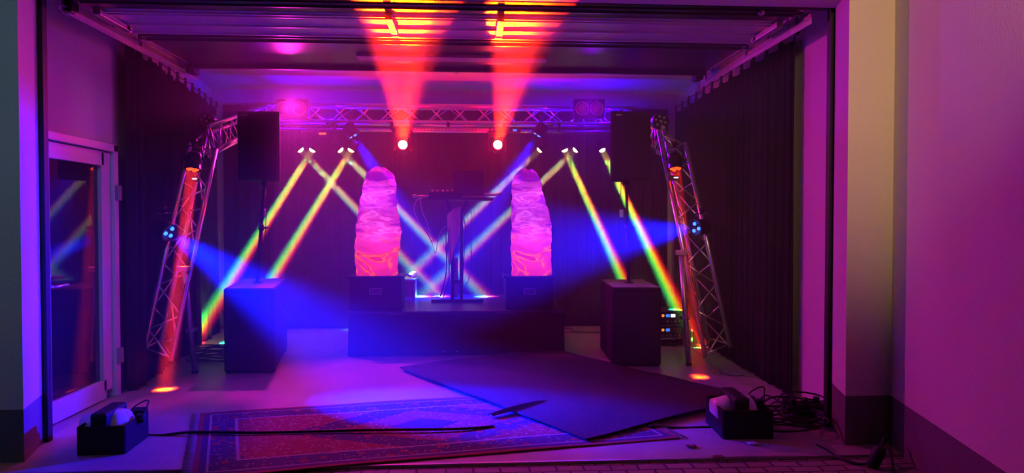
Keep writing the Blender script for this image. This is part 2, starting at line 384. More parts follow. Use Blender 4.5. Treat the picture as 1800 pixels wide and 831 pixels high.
curtain('c', (WR(5.62) - .05, 5.62, 0), (WR(YB - .25) - .10, YB - .25, 0), 3.10, 12, 'black curtain hung along the right wall', 24, .020)
bk = curtain('c', (WL(YB) + .2, YB - .14, 0), (WR(YB) - .2, YB - .14, 0), 3.12, 0, 'wide black backdrop curtain across the rear wall behind the stage', 40, .012)

# ================================================================== TRUSS
def strut_pts(a0, a1, b0, b1, n):             # zigzag from chord a to chord b
    out = []
    for i in range(n):
        ta, tb = i / n, (i + .5) / n
        out.append((a0.lerp(a1, ta), b0.lerp(b1, tb))); out.append((b0.lerp(b1, tb), a0.lerp(a1, (i + 1) / n)))
    return out
def truss_parts(root, chords, faces, n, rc=.025, rb=.0085, cross=False):
    for a, b in chords:
        d_ = (b - a).normalized()
        t = MB().tube([a, b], rc, 12)
        t.build('main_tube', alu, root)
    for (i, j) in faces:
        a0, a1 = chords[i]; b0, b1 = chords[j]
        if cross:
            for k in range(n):
                u0, u1 = k / n + .15 / n, (k + 1) / n - .15 / n
                MB().tube([a0.lerp(a1, u0), b0.lerp(b1, u1)], rb, 6).build('brace', alu, root)
                MB().tube([a0.lerp(a1, u1), b0.lerp(b1, u0)], rb, 6).build('brace', alu, root)
        else:
            for p, q in strut_pts(a0, a1, b0, b1, n): MB().tube([p, q], rb, 6).build('brace', alu, root)
    for e in (0, 1):
        for (i, j) in faces: MB().tube([chords[i][e].lerp(chords[i][1 - e], .015), chords[j][e].lerp(chords[j][1 - e], .015)], rb, 6).build('end_brace', alu, root)
YT = 9.0
tx0, tx1 = at(446, 200, YT).x, at(1118, 200, YT).x
zt, zb = at(800, 186, YT).z, at(800, 215, YT).z
arch = thing('truss_arch', 'silver aluminium truss arch spanning the stage with two splayed legs', 'truss', ((tx0 + tx1) / 2, YT - .8, 0))
def V(x, y, z): return Vector((x, y, z))
top = [(V(tx0, YT, zt), V(tx1, YT, zt)), (V(tx0, YT, zb), V(tx1, YT, zb)), (V(tx0, YT + .24, zt), V(tx1, YT + .24, zt)), (V(tx0, YT + .24, zb), V(tx1, YT + .24, zb))]
truss_parts(arch, top[:2], [(0, 1)], 16, cross=True, rb=.010)
truss_parts(arch, top[2:], [(0, 1)], 8, rb=.006)
for k in range(9):
    x = tx0 + (tx1 - tx0) * (k + .5) / 9
    MB().tube([(x - .2, YT, zb), (x + .2, YT + .24, zb)], .008, 6).build('brace', alu, arch)
# support pipe below the truss
pz = at(800, 230, YT).z
MB().tube([V(tx0 + .1, YT, pz), V(tx1 - .1, YT, pz)], .024, 12).build('hanging_bar', alu, arch)
for k in range(7):
    x = tx0 + .3 + (tx1 - tx0 - .6) * k / 6
    MB().box((x, YT, (pz + zb) / 2), (.04, .05, zb - pz)).build('clamp', black_metal, arch)
b = MB()
lx0, lx1 = at(722, 228, YT - .06).x, at(874, 228, YT - .06).x
b.box(((lx0 + lx1) / 2, YT - .06, pz + .01), (lx1 - lx0, .05, .045))
for k in range(24): b.lathe([(.017, 0), (.014, .006)], (lx0 + (k + .5) * (lx1 - lx0) / 24, YT - .085, pz + .012), (0, -1, 0), 8)
b.build('light_strip', steel, arch)
def leg(chpx, armside, feet):
    ch = [(at(*a), at(*b_)) for a, b_ in chpx]
    truss_parts(arch, ch, [(0, 1), (1, 2), (2, 0)], 5, rc=.025, rb=.009)
    return ch
# chords: (top px,py,Y),(bottom px,py,Y)   inner-front, outer-front, rear
chR = leg([((1158, 230, 7.25), (1240, 628, 6.85)), ((1204, 250, 7.35), (1284, 610, 6.95)), ((1168, 232, 7.55), (1246, 600, 7.15))], 1, 0)
chL = leg([((379, 262, 7.05), (301, 634, 6.45)), ((334, 250, 7.1), (252, 618, 6.5)), ((364, 226, 7.35), (282, 604, 6.75))], -1, 0)
def arm(pxs, ends):                            # box arm from the leg's corner back to the top truss
    a = [at(*p) for p in pxs]; e = ends
    truss_parts(arch, list(zip(a, e)), [(0, 1), (2, 3), (0, 2)], 6, rc=.022, rb=.008)
arm([(366, 222, 7.1), (378, 266, 7.1), (352, 240, 7.4), (362, 276, 7.4)], [V(tx0 + .15, YT, zt - .03), V(tx0 + .15, YT, zb - .02), V(tx0 + .15, YT + .24, zt - .03), V(tx0 + .15, YT + .24, zb - .02)])
arm([(1166, 224, 7.3), (1156, 268, 7.3), (1180, 240, 7.65), (1170, 276, 7.65)], [V(tx1 - .15, YT, zt - .03), V(tx1 - .15, YT, zb - .02), V(tx1 - .15, YT + .24, zt - .03), V(tx1 - .15, YT + .24, zb - .02)])
def prop(topp, foot, name='support_leg'):
    f = gr(*foot); tt = at(*topp)
    MB().tube([f + V(0, 0, .012), tt], .027, 12).build(name, steel, arch)
    MB().lathe([(.034, 0), (.034, .02), (.028, .035)], f, (tt - f), 12).build('foot_cap', rubber, arch)
    MB().box(tt, (.10, .09, .05)).build('clamp', steel, arch, .006)
    q = f.lerp(tt, .42); MB().box(q + V(.0, .03, 0), (.08, .1, .035)).build('clamp', steel, arch, .006)
prop((1197, 444, 7.0), (1211, 642)); prop((323, 472, 6.62), (343, 655))

# ================================================================== LIGHT FIXTURES
def ramp_light(o, half, stops, strength=1.0):
    L = o.data; L.use_nodes = True; nt = L.node_tree; em = nt.nodes['Emission']
    tc = nt.nodes.new('ShaderNodeTexCoord'); sp = nt.nodes.new('ShaderNodeSeparateXYZ'); dv = nt.nodes.new('ShaderNodeMath'); dv.operation = 'DIVIDE'
    mr = nt.nodes.new('ShaderNodeMapRange'); cr = nt.nodes.new('ShaderNodeValToRGB')
    nt.links.new(tc.outputs['Normal'], sp.inputs[0]); nt.links.new(sp.outputs['X'], dv.inputs[0])
    ab = nt.nodes.new('ShaderNodeMath'); ab.operation = 'ABSOLUTE'; nt.links.new(sp.outputs['Z'], ab.inputs[0]); nt.links.new(ab.outputs[0], dv.inputs[1])
    k = math.tan(R(half)); mr.inputs['From Min'].default_value = -k; mr.inputs['From Max'].default_value = k
    nt.links.new(dv.outputs[0], mr.inputs['Value']); nt.links.new(mr.outputs[0], cr.inputs[0]); nt.links.new(cr.outputs[0], em.inputs[0])
    el = cr.color_ramp.elements
    while len(el) > 1: el.remove(el[-1])
    el[0].position = stops[0][0]; el[0].color = (*stops[0][1], 1)
    for p, c in stops[1:]:
        e = el.new(p); e.color = (*c, 1)
    em.inputs[1].default_value = strength
def yoke(root, p, d, r, ln, up=.14, m=None):
    d = Vector(d).normalized(); s = d.cross(V(0, 0, 1))
    s = s.normalized() if s.length > .1 else V(1, 0, 0)
    c = p - d * ln * .5
    MB().tube([c + s * (r + .012), c + s * (r + .012) + V(0, 0, up), c - s * (r + .012) + V(0, 0, up), c - s * (r + .012)], .008, 6).build('yoke', m or black_metal, root)
    MB().lathe([(.02, 0), (.02, .03), (.032, .03), (.032, .06)], c + V(0, 0, up), (0, 0, 1), 10).build('clamp', m or black_metal, root)
def par(label, p, d, r, leds, ledm, group=None, ln=.16, name='par_can', yk=True, ledr=.3):
    p = Vector(p); d = Vector(d).normalized(); root = thing(name, label, 'stage light', p - d * ln, group)
    MB().lathe([(r * .6, -ln), (r * .92, -ln * .85), (r, -ln * .4), (r, .0), (r * 1.06, 0), (r * 1.06, .015), (r * .95, .015), (r * .93, .002)], p, d, 20).build('housing', black_metal, root)
    s = d.orthogonal().normalized(); u = d.cross(s)
    if leds == 4: spots = [(s * math.cos(a) + u * math.sin(a)) * r * .5 for a in [R(45 + 90 * k) for k in range(4)]]
    elif leds == 3: spots = [(s * math.cos(a) + u * math.sin(a)) * r * .5 for a in [R(30 + 120 * k) for k in range(3)]]
    elif leds == 7: spots = [V(0, 0, 0)] + [(s * math.cos(a) + u * math.sin(a)) * r * .62 for a in [R(60 * k) for k in range(6)]]
    else: spots = [V(0, 0, 0)]
    for q in spots: MB().lathe([(r * ledr, 0), (r * ledr * .9, .012), (r * ledr * .4, .018)], p + d * .004 + q, d, 12).build('led', ledm, root)
    if yk: yoke(root, p, d, r, ln)
    return root

# --- eight yellow-to-rainbow beams
BSTOPS = [(.0, (1, .0, .03)), (.46, (1, .01, .0)), (.50, (.6, .6, .0)), (.54, (.02, 1, .01)), (.84, (.0, .9, .08)), (1, (.0, .4, .6))]
BST2 = [(.0, (.9, .0, .10)), (.3, (1, .04, .02)), (.48, (.6, .7, .05)), (.68, (.05, .8, .30)), (1, (.05, .15, 1))]
BANG = 4.4
beams = [  # source px, target px, target level/depth, which, power
    ((527, 262), (772, 521), 'stage', BST2, .55, 'leftmost of the eight small yellow beam lights, aimed down towards the laptop stand'),
    ((550, 262), (336, 604), 'floor', BSTOPS, 1.0, 'second small yellow beam light from the left, aimed down at the left truss foot'),
    ((597, 262), (852, 521), 'stage', BST2, .55, 'third small yellow beam light from the left, its beam passing behind the left flame column'),
    ((618, 262), (470, 505), 'sub', BSTOPS, 1.0, 'fourth small yellow beam light from the left, aimed down behind the left subwoofer'),
    ((950, 262), (716, 487), 'far', BST2, .5, 'small yellow beam light right of the right red beam, nearest to it'),
    ((992, 262), (1100, 500), 'sub', BSTOPS, 1.0, 'small yellow beam light aimed down at the right subwoofer'),
    ((1013, 262), (742, 521), 'stage', BST2, .5, 'small yellow beam light whose beam crosses behind the right flame column'),
    ((1058, 262), (1224, 608), 'floor', BSTOPS, 1.1, 'rightmost small yellow beam light, next to the right loudspeaker'),
]
ZST = .50
for (s, tpx, kind, stops, pw, lb) in beams:
    p = at(s[0], s[1], YT - .05)
    if kind == 'floor': tg = gr(tpx[0], tpx[1], 0)
    elif kind == 'stage': tg = gr(tpx[0], tpx[1], ZST); tg = at(tpx[0], tpx[1], min(tg.y, 9.35))
    elif kind == 'sub': tg = at(tpx[0], tpx[1], 8.75)
    else: tg = at(tpx[0], tpx[1], 9.3)
    d = (tg - p).normalized()
    root = thing('beam_light', lb, 'stage light', p + V(0, 0, .1), 'small yellow beam lights under the truss')
    MB().lathe([(.036, -.12), (.046, -.10), (.046, 0), (.052, 0), (.052, .012), (.044, .012)], p, d, 16).build('housing', black_metal, root)
    MB().lathe([(.044, .0), (.042, .016), (.034, .030), (.018, .038)], p, d, 16).build('lens', e_warm, root)
    MB().tube([p - d * .06 + V(.045, 0, 0), p + V(.045, 0, .12), p + V(-.045, 0, .12), p - d * .06 + V(-.045, 0, 0)], .006, 6).build('yoke', black_metal, root)
    MB().tube([p + V(0, 0, .12), V(p.x, YT, pz)], .009, 6).build('stem', black_metal, root)
    xd = V(d.z, 0, -d.x)                       # across the beam
    if d.x > 0: xd = xd
    o = light('SPOT', 'beam', p + d * .085, d, (1, 1, 1), BP * pw, BANG, .1, .042, xdir=xd, parent=root)
    ramp_light(o, BANG / 2, stops)
    light('AREA', 'beam', p + d * .042, d, (1, .52, .01), BCORE * pw, 2.6, size=.085, parent=root)

# --- two red moving heads pointing up and forward
def moving_head(px, py, lobes, lb):
    p = at(px, py, YT - .1); tg = at(*lobes[0][:2], 4.98); d0 = V(0, -.75, .25).normalized()
    dm = sum(((at(l[0], l[1], 4.98) - p).normalized() for l in lobes), V(0, 0, 0)).normalized()
    root = thing('moving_head', lb, 'stage light', p + V(0, 0, .2), 'red moving heads')
    MB().lathe([(.05, -.2), (.075, -.17), (.085, -.05), (.08, 0), (.07, .02), (.062, .02)], p, dm, 20).build('head', black_metal, root)
    MB().lathe([(.058, .01), (.054, .03), (.03, .04)], p, dm, 20).build('lens', e_hot, root)
    c = p - dm * .09
    MB().box(c + V(.105, 0, .05), (.03, .08, .20)).box(c + V(-.105, 0, .05), (.03, .08, .20)).box(c + V(0, 0, .15), (.24, .08, .04)).build('yoke', black_metal, root, .008)
    MB().box(c + V(0, 0, .20), (.26, .16, .07)).build('base', black_metal, root, .008)
    MB().tube([c + V(0, 0, .22), V(c.x, YT, pz)], .014, 8).build('clamp', black_metal, root)
    for (lx, ly, ang, pw) in lobes:
        d = (at(lx, ly, 4.98) - p).normalized()
        light('SPOT', 'beam', p + d * .095, d, (1, .018, .0), pw * KRED, ang, .2, .05, parent=root)
def halo(px):                                  # stray light around the lens of a moving head
    p = at(px, 255, YT - .1); light('POINT', 'spill', p + V(0, -.10, -.02), color=(1, .0, .02), power=HALO, radius=.03)
moving_head(708, 255, [(664, 12, 4.2, 420), (728, 12, 4.4, 420), (765, 12, 4.4, 130)], 'moving head under the truss throwing the left wide red beam upwards')
moving_head(875, 255, [(893, 12, 4.0, 420), (938, 12, 4.0, 420), (966, 12, 4.0, 130)], 'moving head under the truss throwing the right wide red beam upwards')

halo(708); halo(875)
# --- audience blinders
def blinder(px, lb):
    p = at(px, 192, YT - .18); root = thing('blinder', lb, 'stage light', p - V(0, 0, .12), 'two-lamp blinders on the truss')
    MB().box(p, (.40, .12, .25)).build('housing', black_metal, root, .01)
    for s in (-1, 1):
        c = p + V(s * .095, -.06, 0)
        MB().lathe([(.086, .0), (.090, .012), (.080, .02), (.078, .004)], c, (0, -1, 0), 24).build('rim', steel, root)
        MB().lathe([(.076, .002), (.05, .010), (.02, .02)], c, (0, -1, 0), 24).build('lamp', mat('red_tinted_lamp', (.55, .10, .14), .2, .4), root)
    MB().tube([p + V(0, .05, .08), V(p.x, YT, zt)], .016, 8).build('clamp', steel, root)
    light('SPOT', 'added_wash', p + V(0, -.20, 0), (.62, -1, -.42) if px < 800 else (-.35, -1, -.42), (1, .02, .60) if px < 800 else (.28, .0, 1), WASH * (1.9 if px < 800 else .55), 100, .5, .08, parent=root)  # added coloured room fill, placed in front of an unlit blinder
    return root
blinder(515, 'two-lamp blinder on the left part of the truss'); blinder(1035, 'two-lamp blinder on the right part of the truss')

# --- blue LED pars on the truss
def aim_par(label, px, py, Y, tgt, r, n, ledm, col, pw, ang, blend=.4, group=None, yk=True, rad=.015, ledr=.22):
    p = at(px, py, Y); d = (Vector(tgt) - p).normalized()
    root = par(label, p, d, r, n, ledm, group, yk=yk, ledr=ledr)
    s_ = d.orthogonal().normalized(); u = d.cross(s_)
    if ang < 5: light('AREA', 'beam', p + d * .025, d, col, pw, ang, size=r * 1.5, parent=root)
    else: light('SPOT', 'beam', p + d * .03 + d * r * .6, d, col, pw, ang, blend, r * .6, parent=root)
    return root
aim_par('blue par light clamped under the truss above the left flame column', 621, 237, YT - .1, at(792, 521, 9.1), .085, 3, e_blue, BLUE, 420 * KBLUE, 26, 1.0, 'blue par lights under the truss')
aim_par('blue par light clamped under the truss above the right flame column', 946, 236, YT - .1, at(765, 521, 9.1), .085, 3, e_blue, BLUE, 300 * KBLUE, 26, 1.0, 'blue par lights under the truss')
# --- leg lights
aim_par('red par light at the top of the left truss leg, beam pointing down', 339, 296, 6.75, gr(290, 684), .075, 4, e_red, RED, 260 * KLEG, 3.4, .3, 'red par lights on the truss legs', ledr=.3)
aim_par('red par light at the top of the right truss leg, beam pointing down', 1187, 295, 7.05, gr(1228, 662), .075, 4, e_red, RED, 200 * KLEG, 3.4, .3, 'red par lights on the truss legs', ledr=.3)
aim_par('blue par light halfway up the left truss leg, aimed across the stage', 297, 408, 6.55, gr(750, 714), .085, 3, e_blue, (.0, .006, 1), 250 * KLBLUE, 29, 1.0, 'blue par lights on the truss legs')
aim_par('blue par light halfway up the right truss leg, aimed across the stage', 1224, 400, 6.95, at(50, 560, 4.5), .085, 3, e_blue, BLUE, 130 * KLBLUE, 32, 1.0, 'blue par lights on the truss legs')
# --- blue lights standing inside the truss, facing up
for px, w_, lb in ((472, 1.0, 'blue par inside the truss behind the left loudspeaker'), (580, .9, 'blue par inside the truss right of the left blinder'), (968, .8, 'blue par inside the truss left of the right blinder'), (1075, 1.0, 'blue par inside the truss behind the right loudspeaker')):
    p = at(px, 212, YT + .12); rt = par(lb, p, (0, .25, 1), .05, 3, e_blue, 'blue pars standing inside the truss', ln=.07, yk=False)
    light('POINT', 'beam', p + V(0, -.03, .06), color=(.03, .0, 1), power=KUP * w_, radius=.03, parent=rt)
# --- small boxes with lit displays on the hanging bar and under the red pars
for px, py, Y, m_, lb, w_ in ((567, 235, YT - .05, e_red, 'small black control box with a glowing red display under the left blinder', .085), (905, 229, YT - .05, e_sblue, 'small black box with a blue light hanging right of the right red beam', .05)):
    p = at(px, py, Y); t = thing('control_box', lb, 'control box', p - V(0, 0, .03))
    MB().box(p + V(0, .04, .01), (.15, .08, .075)).build('housing', black_metal, t, .005)
    MB().box(p + V(0, -.004, .0), (w_, .008, .026)).build('display', m_, t)
for px, py, lb in ((340, 314, 'small white lit display on the clamp below the left red par'), (1187, 312, 'small white lit display on the clamp below the right red par')):
    p = at(px, py, 7.0); t = thing('control_box', lb, 'control box', p - V(0, 0, .03))
    MB().box(p + V(0, .03, .0), (.10, .05, .06)).build('housing', black_metal, t, .005)
    MB().box(p + V(.01, .002, .0), (.045, .008, .012)).build('display', e_white, t)
# --- unlit pars on the corners
for px, lb in ((363, 'dark unlit par light on top of the left truss corner'), (1161, 'dark unlit par light on top of the right truss corner')):
    p = at(px, 213, 7.35); par(lb, p, (0, -1, -.1), .085, 7, lens_grey, 'unlit par lights on the truss corners', yk=False, ledr=.22)

# ================================================================== STAGE AND DJ GEAR
f0 = gr(612, 627); f1 = gr(992, 622)
sy0 = (f0.y + f1.y) / 2
st = thing('stage_riser', 'low stage platform skirted in black cloth', 'stage', ((f0.x + f1.x) / 2, sy0 + .9, 0))
sx0, sx1, sy1 = f0.x, f1.x, 9.45
MB().box(((sx0 + sx1) / 2, (sy0 + sy1) / 2, ZST - .02), (sx1 - sx0 + .02, sy1 - sy0, .04)).build('deck', mat('dark_stage_deck', (.05, .05, .055), .3, bump=(90, .3)), st, .004)
def skirt(u, v):
    per = [(sx0, sy1), (sx0, sy0), (sx1, sy0), (sx1, sy1)]; ls = [sy1 - sy0, sx1 - sx0, sy1 - sy0]; t = u * sum(ls)
    for i, l in enumerate(ls):
        if t <= l + 1e-6: break
        t -= l
    a, b_ = Vector(per[i]), Vector(per[i + 1]); q = a.lerp(b_, min(1, t / l)); n = Vector((b_.y - a.y, a.x - b_.x)).normalized()
    k = .006 * math.sin(u * 160) * (1 - v) + .006 * math.sin(u * 61) + .008 * (1 - v)
    q = q + n * (k if n.length else 0)
    return Vector((q.x, q.y, .006 + (ZST - .02 - .006) * v))
MB().grid(skirt, 240, 6).build('skirt', black_cloth, st, solid=.004)
for x in (sx0 + .1, (sx0 + sx1) / 2, sx1 - .1):
    for y in (sy0 + .1, sy1 - .1): MB().tube([(x, y, .0), (x, y, ZST - .03)], .024).build('leg', steel, st)
for x in (at(780, 621, sy0).x, at(803, 620, sy0).x): MB().box((x, sy0 - .018, .05), (.03, .012, .015)).build('clip', steel, st)

def flame(pl, pr, ptop, lb, seed, c_px, w_px, top_py):
    Yf = sy0 + .05
    a = at(pl, 487, Yf); b_ = at(pr, 487, Yf); wd = b_.x - a.x; zt_ = a.z; dp = .42
    root = thing('flame_machine', lb, 'flame machine', ((a.x + b_.x) / 2, Yf + dp / 2, ZST), 'silk flame machines on the stage corners')
    bx = MB(); cx = (a.x + b_.x) / 2; h = zt_ - ZST
    bx.box((cx, Yf + dp / 2, ZST + .02), (wd, dp, .04)).box((cx, Yf + .012, ZST + h / 2), (wd, .024, h)).box((cx, Yf + dp - .012, ZST + h / 2), (wd, .024, h))
    bx.box((a.x + .012, Yf + dp / 2, ZST + h / 2), (.024, dp, h)).box((b_.x - .012, Yf + dp / 2, ZST + h / 2), (.024, dp, h))
    bx.build('box', black_vinyl, root)
    rim = MB(); e = .03
    for (x0, x1, y0, y1) in ((a.x - e, b_.x + e, Yf - e, Yf + .05), (a.x - e, b_.x + e, Yf + dp - .05, Yf + dp + e), (a.x - e, a.x + .05, Yf, Yf + dp), (b_.x - .05, b_.x + e, Yf, Yf + dp)):
        rim.box(((x0 + x1) / 2, (y0 + y1) / 2, zt_), (x1 - x0, y1 - y0, .022))
    rim.build('rim', black_metal, root)
    lp = at((pl + pr) / 2, 512, Yf - .001)
    s_ = MB().box(lp, (.135, .006, .07)); s_.build('label_frame', label_m, root)
    MB().box(lp - V(0, .002, 0), (.118, .006, .054)).build('label', mat('dark_label', (.09, .05, .06), .5), root)
    MB().tube([(cx + k, Yf + dp / 2, ZST + .04 + .0) for k in (-.1, .1)], .05, 10).build('fan', black_metal, root)
    # silk column: billowing translucent sleeve, radius and sway vary with height
    rnd = random.Random(seed); c0 = at(c_px, 486, Yf + dp / 2); H = at(c_px, top_py, Yf + dp / 2).z - zt_; rw = w_px / 2 * (Yf + dp / 2) / F
    ph = [rnd.uniform(0, 6.28) for _ in range(8)]
    def fn(u, v):
        A = u * 2 * math.pi
        prof = 1.0 - .20 * v - .03 * math.sin(v * 9 + ph[0]) 
        if v > .86: prof *= math.sqrt(max(.0, 1 - ((v - .86) / .14) ** 2 * .82))
        k = 1 + v * .9
        rr = rw * prof * (1 + k * (.055 * math.sin(2 * A + 6 * v + ph[1]) + .035 * math.sin(3 * A - 9 * v + ph[2]) + .012 * math.sin(5 * A + 12 * v + ph[3]) + .005 * math.sin(9 * A + 22 * v + ph[4])) + .022 * math.sin(46 * v + 2 * math.sin(A + ph[5]) + 1.5 * math.sin(2 * A)) * min(1, v * 3) + .010 * math.sin(83 * v + 3 * math.sin(A * 2 + ph[6])))
        sway = .05 * v * math.sin(3.2 * v + ph[7]) + (-.02 * v if seed == 1 else .0)
        top_ = 1 + .02 * math.sin(2 * A + ph[1]) * v
        return Vector((c0.x + sway + rr * math.cos(A), c0.y + rr * .8 * math.sin(A), zt_ - .02 + (H + .02) * v * top_))
    silk = MB().grid(fn, 120, 220).build('silk', SILK, root)
    light('POINT', 'lamp', (c0.x, c0.y, zt_ + .10), color=(1, .09, .20), power=FL * 1.0, radius=.06, parent=root)
    light('POINT', 'lamp', (c0.x, c0.y, zt_ + H * .38), color=(1, .13, .55), power=FL * 1.2, radius=.06, parent=root)  # this and the next lamp are added inside the sleeve, above the base
    light('POINT', 'lamp', (c0.x, c0.y, zt_ + H * .74), color=(.72, .15, 1), power=FL * 1.2, radius=.06, parent=root)
SILK = bpy.data.materials.new('silk_painted_glow'); SILK.use_nodes = True; nt = SILK.node_tree; nt.nodes.clear()
o_ = nt.nodes.new('ShaderNodeOutputMaterial'); mx = nt.nodes.new('ShaderNodeMixShader'); mx.inputs[0].default_value = .12
tr = nt.nodes.new('ShaderNodeBsdfTranslucent'); gl = nt.nodes.new('ShaderNodeBsdfDiffuse')
tc = nt.nodes.new('ShaderNodeTexCoord'); mp = nt.nodes.new('ShaderNodeMapping'); mp.inputs['Scale'].default_value = (2.0, 2.0, 3.4)
nz = nt.nodes.new('ShaderNodeTexNoise'); nz.inputs['Scale'].default_value = 1.0; nz.inputs['Detail'].default_value = 2.5; nz.inputs['Distortion'].default_value = 1.6
nz2 = nt.nodes.new('ShaderNodeTexNoise'); nz2.inputs['Scale'].default_value = 1.0; nz2.inputs['Detail'].default_value = 3.5; nz2.inputs['Distortion'].default_value = .7
mp2 = nt.nodes.new('ShaderNodeMapping'); mp2.inputs['Scale'].default_value = (2.4, 2.4, 9); mp2.inputs['Rotation'].default_value = (.25, .3, 0)
nt.links.new(tc.outputs['Object'], mp2.inputs[0]); nt.links.new(mp2.outputs[0], nz2.inputs['Vector'])
def sramp(stops, src=None):
    n = nt.nodes.new('ShaderNodeValToRGB'); el = n.color_ramp.elements
    el[0].position = stops[0][0]; el[0].color = (*stops[0][1], 1); el[1].position = stops[-1][0]; el[1].color = (*stops[-1][1], 1)
    for p_, c_ in stops[1:-1]:
        e_ = el.new(p_); e_.color = (*c_, 1)
    nt.links.new((src or nz).outputs[0], n.inputs[0]); return n.outputs[0]
low = sramp([(.30, (.66, .16, .44)), (.49, (.70, .20, .50)), (.52, (.85, .25, .12)), (.55, (1, 1, .03)), (.575, (1, .6, .03)), (.59, (.62, .06, .12)), (.63, (.68, .14, .40)), (.75, (.80, .40, .60))])  # lower part: orange and pink light marks painted into the silk colour
high = sramp([(.28, (.16, .02, .46)), (.40, (.36, .06, .48)), (.47, (.62, .30, .60)), (.52, (.50, .10, .42)), (.58, (.85, .75, .85)), (.64, (.45, .12, .50)), (.74, (.8, .6, .8))], nz2)  # upper part: violet and white light streaks painted into the silk colour
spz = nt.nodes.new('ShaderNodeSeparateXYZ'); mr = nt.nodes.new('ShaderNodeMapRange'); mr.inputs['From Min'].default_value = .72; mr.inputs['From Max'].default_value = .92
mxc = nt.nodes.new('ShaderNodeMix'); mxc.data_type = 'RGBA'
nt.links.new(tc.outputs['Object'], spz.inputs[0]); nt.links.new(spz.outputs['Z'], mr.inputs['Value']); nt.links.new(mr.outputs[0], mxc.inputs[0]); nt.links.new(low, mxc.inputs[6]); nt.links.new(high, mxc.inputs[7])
nt.links.new(tc.outputs['Object'], mp.inputs[0]); nt.links.new(mp.outputs[0], nz.inputs['Vector'])
nt.links.new(mxc.outputs[2], tr.inputs[0]); nt.links.new(mxc.outputs[2], gl.inputs[0]); nt.links.new(tr.outputs[0], mx.inputs[1]); nt.links.new(gl.outputs[0], mx.inputs[2]); nt.links.new(mx.outputs[0], o_.inputs[0])
flame(615, 705, 297, 'glowing pink silk flame column in a black box on the left corner of the stage', 1, 665, 76, 297)
flame(890, 972, 300, 'glowing pink silk flame column in a black box on the right corner of the stage', 2, 934, 72, 300)

# --- laptop stand
YD = 8.55
t = thing('keyboard_stand', 'black two-legged stand carrying the DJ equipment', 'stand', at(800, 525, YD))
bz = ZST
pL, pR = at(795, 400, YD).x, at(811, 400, YD).x
zt_ = at(800, 352, YD).z
for x0, x1 in ((pL, at(793, 400, YD).x - .06), (pR, at(813, 400, YD).x + .06)):
    MB().tube([(x0, YD, bz + .03), (x0, YD, zt_ - .18), (x1, YD, zt_)], .022, 10).build('pole', black_metal, t)
fx0, fx1 = at(758, 526, YD).x, at(850, 526, YD).x
MB().box(((fx0 + pL) / 2 + .03, YD - .02, bz + .02), (pL - fx0 + .06, .07, .035)).build('foot', black_metal, t, .008)
MB().box(((fx1 + pR) / 2 - .03, YD - .02, bz + .02), (fx1 - pR + .06, .07, .035)).build('foot', black_metal, t, .008)
MB().box(((pL + pR) / 2, YD, bz + .25), (pR - pL, .03, .05)).build('crossbar', black_metal, t)
dx0, dx1 = at(752, 345, YD).x, at(866, 345, YD).x
MB().box(((dx0 + dx1) / 2, YD, zt_ + .015), (dx1 - dx0, .40, .03)).build('tabletop', black_vinyl, t, .004)
dz = zt_ + .03
mxr = thing('dj_mixer', 'small black DJ mixer with knobs on the left side of the stand', 'mixer', (dx0 + .22, YD, dz))
MB().box((dx0 + .22, YD, dz + .035), (.40, .32, .07)).build('body', black_vinyl, mxr, .008)
for i in range(6):
    for j in range(2): MB().lathe([(.014, 0), (.012, .028)], (dx0 + .06 + i * .062, YD - .10 + j * .14, dz + .07), (0, 0, 1), 10).build('knob', lens_grey, mxr)
lt = thing('laptop', 'open laptop with its dark lid facing the viewer on the stand', 'laptop', (at(824, 330, YD).x, YD, dz))
lx = at(824, 330, YD).x; lw = at(850, 330, YD).x - at(797, 330, YD).x
MB().box((lx, YD + .02, dz + .01), (lw, .26, .02)).build('keyboard_base', steel, lt, .004)
M_ = Matrix.Rotation(R(12), 3, 'X')
lh = at(824, 303, YD).z - dz
MB().box((lx, YD - .13, dz + .02 + lh / 2), (lw, .012, lh), M=M_).build('lid', mat('laptop_lid', (.10, .05, .07), .35, .3), lt, .004)
for s_, px, py, lb in ((1, 742, 345, 'grey microphone lying at the left end of the stand'), (2, 868, 339, 'pair of thin grey stylus arms sticking out at the right end of the stand')):
    p = at(px, py, YD - .05); t2 = thing('microphone' if s_ == 1 else 'cable_plug', lb, 'microphone' if s_ == 1 else 'plug', p)
    p.z = dz + .02
    if s_ == 1:
        MB().tube([p + V(-.07, 0, 0), p + V(.14, 0, 0)], [.012, .016]).build('handle', steel, t2); MB().lathe([(.01, 0), (.024, .02), (.024, .04), (.01, .06)], p + V(-.06, 0, 0), (-1, 0, 0), 14).build('head', lens_grey, t2)
    else:
        MB().tube([p + V(-.16, 0, 0), p + V(.06, 0, .02), p + V(.09, 0, .05)], .009).build('rod', steel, t2); MB().tube([p + V(-.16, 0, .035), p + V(.09, 0, .02)], .007).build('rod', steel, t2)
# towel hanging from the stand
def tw(u, v):
    x = at(787 + 24 * u - 8 * u * (1 - v), 0, YD - .06).x; z0 = at(800, 378 - 14 * u, YD).z; ln = (.72 - .30 * u)
    return Vector((x + .012 * math.sin(v * 5), YD - .05 + .025 * math.sin(u * 9 + 2 * v) , z0 - ln * (1 - v) + .03 * math.sin(u * 3)))
tag(MB().grid(tw, 14, 20).build('towel', towel_m, solid=.006), 'pale crumpled towel draped over the middle of the stand', 'towel')
def tw2(u, v):
    return Vector((at(796 + 8 * u, 0, YD).x, YD + .03 + .01 * math.sin(u * 8), at(0, 455, YD).z - (.5) * (1 - v)))
tag(MB().grid(tw2, 6, 12).build('cloth_strip', mat('pale_cloth_strip', (.6, .55, .6), .9), solid=.006), 'light narrow cloth strip hanging between the two poles of the stand', 'cloth')
cy = YD - .05
def pc(pts, Y): return [at(x, y, Y) for x, y in pts]
